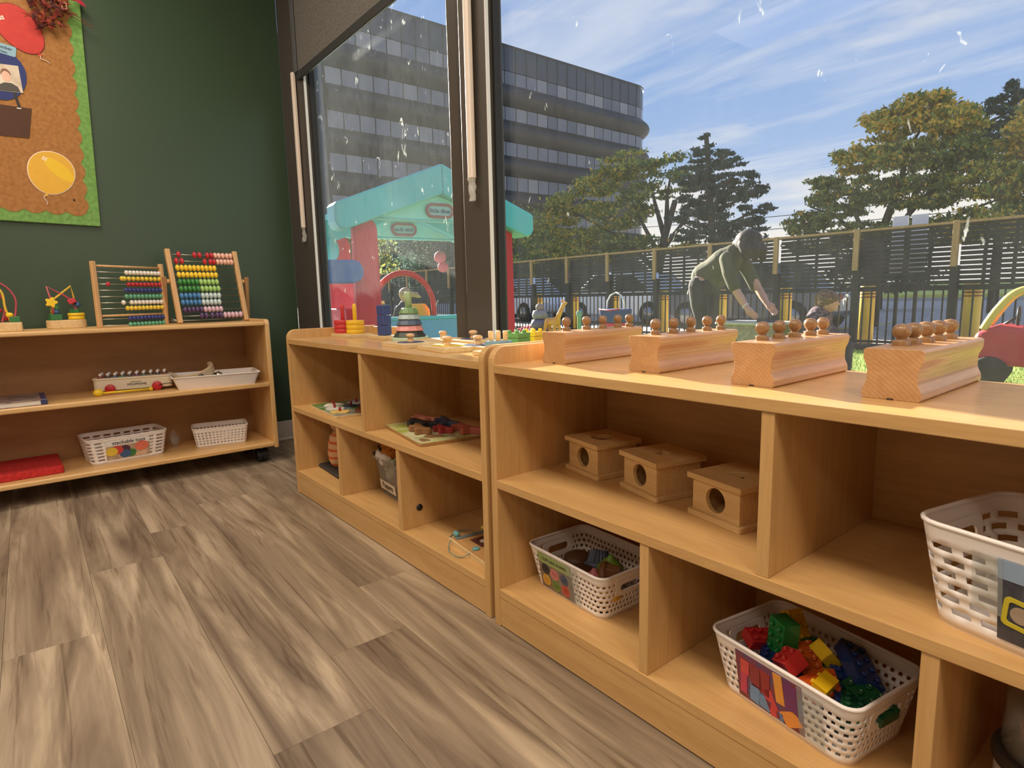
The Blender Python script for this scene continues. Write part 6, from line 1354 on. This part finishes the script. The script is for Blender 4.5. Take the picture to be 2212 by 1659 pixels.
# ================================================================== playground things
tb_ = thing('play_table', 'weathered grey-green plastic play table under the bending person\'s hand', 'table', (-2.165, PY - .02, GZ))
tgm = mottle('weathered_plastic', [(128, 122, 104), (150, 143, 122), (172, 164, 142)], 24, .8, 4)
MB().prism(rrect(.68, .46, .04, 4), .470, .495).build('table_top', flat((196, 194, 176), .6, var=.05), tb_, bevel=.006)
for sy in (-1, 1):
    pts = [(-.29, .47), (-.31, 0), (-.20, 0)] + [(-.14 + .08 * math.cos(t) - .0, .20 + .16 * math.sin(t)) for t in [pi - pi * i / 8 for i in range(9)]] + [(-.055, .0), (.055, 0)] + [(.14 + .08 * math.cos(t), .20 + .16 * math.sin(t)) for t in [pi - pi * i / 8 for i in range(9)]] + [(.20, 0), (.31, 0), (.29, .47)]
    MB().prism(pts, sy * .19 - .015, sy * .19 + .015, ax='y').build('leg_panel', tgm, tb_)
o = MB().box(-.07, .07, -.05, .05, 0, .004).build('paper_sheet', flat((226, 226, 226), .7, var=.02), None, (-2.21, PY - .04, GZ + .4955), (0, 0, .1)); tag(o, 'white paper sheet on the play table', 'paper')
o = MB().box(-.085, .085, -.06, .06, 0, .016).build('black_case', flat((44, 44, 48), .6, var=.03), None, (-2.03, PY - .04, GZ + .4955), (0, 0, -.08), bevel=.004); tag(o, 'flat black case on the play table', 'case')
# red ride-on car with yellow roof
cc = thing('toy_car', 'red ride-on toy car with yellow roof frame at the right edge', 'toy car', (-.06, 5.35, GZ), math.radians(8))
bod = [(-.38, .30), (-.34, .44), (-.20, .50), (-.06, .48), (.06, .40), (.20, .44), (.36, .50), (.40, .40), (.38, .26), (.22, .20), (.0, .17), (-.22, .18), (-.34, .22)]
MB().prism(bod, -.20, .20, ax='y').build('body', flat((196, 50, 62), .5, var=.06, vs_=14), cc, bevel=.04, seg=3)
yr = flat((232, 206, 104), .5, var=.04)
for s in (-1, 1):
    MB().tube(spl([(-.30, s * .17, .46), (-.22, s * .17, .62), (-.12, s * .16, .745), (.02, s * .15, .775), (.25, s * .16, .76), (.36, s * .17, .50)]), .030, 10).build('roof_post', yr, cc)
MB().prism([(-.17, .74), (-.10, .785), (.05, .80), (.26, .785), (.28, .755), (.02, .765)], -.17, .17, ax='y').build('roof', yr, cc, bevel=.012)
MB().tube([(-.20, 0, .48), (-.10, 0, .56)], .012, 8).build('steering_column', black_pl, cc); MB().tube([(-.10 + .0 * math.cos(t), .07 * math.cos(t), .56 + .07 * math.sin(t)) for t in [2 * pi * i / 16 for i in range(16)]], .010, 8, closed=True).build('steering_wheel', black_pl, cc)
for x in (-.24, .27):
    for s in (-1, 1): MB().cyl(.125, .06, (x, s * .20 - .03, .125), 20, ax='y', ch=.012).build('wheel', flat((40, 40, 42), .8, var=.04), cc)
# basket swing seat on white ropes
sw = thing('toy_bucket', 'blue and red toy bucket with white rope handles beyond the leftmost block', 'bucket', (-3.17, 4.0, .439))
MB().prism([(-.14, .16), (.14, .16), (.125, .02), (-.125, .02)], -.10, .10, ax='y').build('blue_band', flat((62, 78, 128), .7, var=.05), sw, bevel=.012)
MB().prism([(-.125, .02), (.125, .02), (.10, -.08), (-.10, -.08)], -.095, .095, ax='y').build('red_seat', flat((214, 52, 66), .6, var=.04), sw, bevel=.012)
MB().tube([(-.14, -.1, .16), (0, -.1, .145), (.14, -.1, .16)], .007, 8).build('red_edge', flat((190, 52, 66), .6, var=.03), sw)
for x in (-.12, .12): MB().tube([(x, 0, .16), (x * .95, 0, .24), (x * .6, 0, .30), (0, 0, .33)], .008, 6).build('rope', flat((226, 224, 218), .8, var=.02), sw)
sf_ = thing('low_stand', 'low dark stand under the blue and red toy bucket', 'stand', (-3.17, 4.0, GZ))
MB().box(-.16, .16, -.14, .14, .385, .408).build('top', blackm, sf_)
for sx in (-1, 1):
    for sy in (-1, 1): MB().tube([(sx * .13, sy * .11, .39), (sx * .15, sy * .13, 0)], .014, 8).build('leg', blackm, sf_)
# orange spotted rocking giraffe, red ride-on and stacked purple rings
gf = thing('giraffe_toy', 'orange spotted giraffe toy leaning near the playhouse', 'toy', (-4.12, 4.0, GZ))
gom = mottle('giraffe_spots', [(226, 150, 60), (236, 172, 84), (206, 96, 60)], 16, .5, 2)
gmb = MB(); limb(gmb, [(-.10, 0, .50), (.02, 0, .50), (.06, 0, .52)], [.045, .05, .045]); limb(gmb, [(.06, 0, .53), (.12, 0, .62), (.17, 0, .70)], [.034, .026, .024]); limb(gmb, [(.17, 0, .70), (.21, 0, .715)], [.026, .018])
for x, s in ((-.10, -1), (-.10, 1), (.05, -1), (.05, 1)): limb(gmb, [(x, s * .03, .48), (x - .03 + .04 * (x > 0), s * .06, .24), (x - .05 + .06 * (x > 0), s * .07, .02)], [.024, .018, .02])
remesh(gmb, 'body', gom, gf, .010, 1)
for s in (-1, 1): MB().tube([(.16, s * .012, .72), (.15, s * .014, .755)], .006, 6).build('horn', gom, gf)
ro = thing('ring_tower', 'stack of grey and purple toy rings beside the playhouse post', 'toy', (-4.42, 4.05, GZ))
for k in range(5): MB().lathe([(.03, 0), (.15 - .018 * k, .005), (.165 - .018 * k, .05), (.15 - .018 * k, .105), (.03, .11)], 22, (0, 0, .08 + k * .11)).build('ring', flat([(110, 96, 116), (140, 110, 130), (96, 100, 120), (120, 112, 132), (150, 146, 150)][k], .5, var=.05), ro)
MB().cyl(.18, .08, (0, 0, 0), 22, ch=.01).build('base', flat((120, 120, 126), .5, var=.04), ro); MB().ball(.05, (0, 0, .66), 12, 8).build('knob', flat((150, 130, 120), .5, var=.04), ro)
rs = thing('red_slide', 'red ribbed plastic slide piece leaning beside the stacked rings', 'toy', (-4.72, 4.0, GZ), math.radians(10))
for k in range(6): MB().tube([(-.22 + .05 * k, 0, .04 + .0 * k), (-.02 + .05 * k, 0, .40 + .01 * k)], .024, 8).build('rib', flat((196, 62, 70), .5, var=.06), rs)
MB().box(-.26, .10, -.03, .03, 0, .05).build('foot', flat((190, 56, 64), .5, var=.05), rs)
gp = thing('green_post', 'short green plastic post near the fence', 'post', (-3.70, 4.0, GZ))
MB().lathe([(.05, 0), (.05, .02), (.022, .03), (.022, .56), (.032, .57), (.032, .62), (.0001, .63)], 14).build('pole', flat((120, 176, 140), .5, var=.04), gp)
MB().cyl(.06, .03, (0, 0, 0), 16, ch=.006).build('base', flat((100, 150, 120), .5, var=.04), gp)
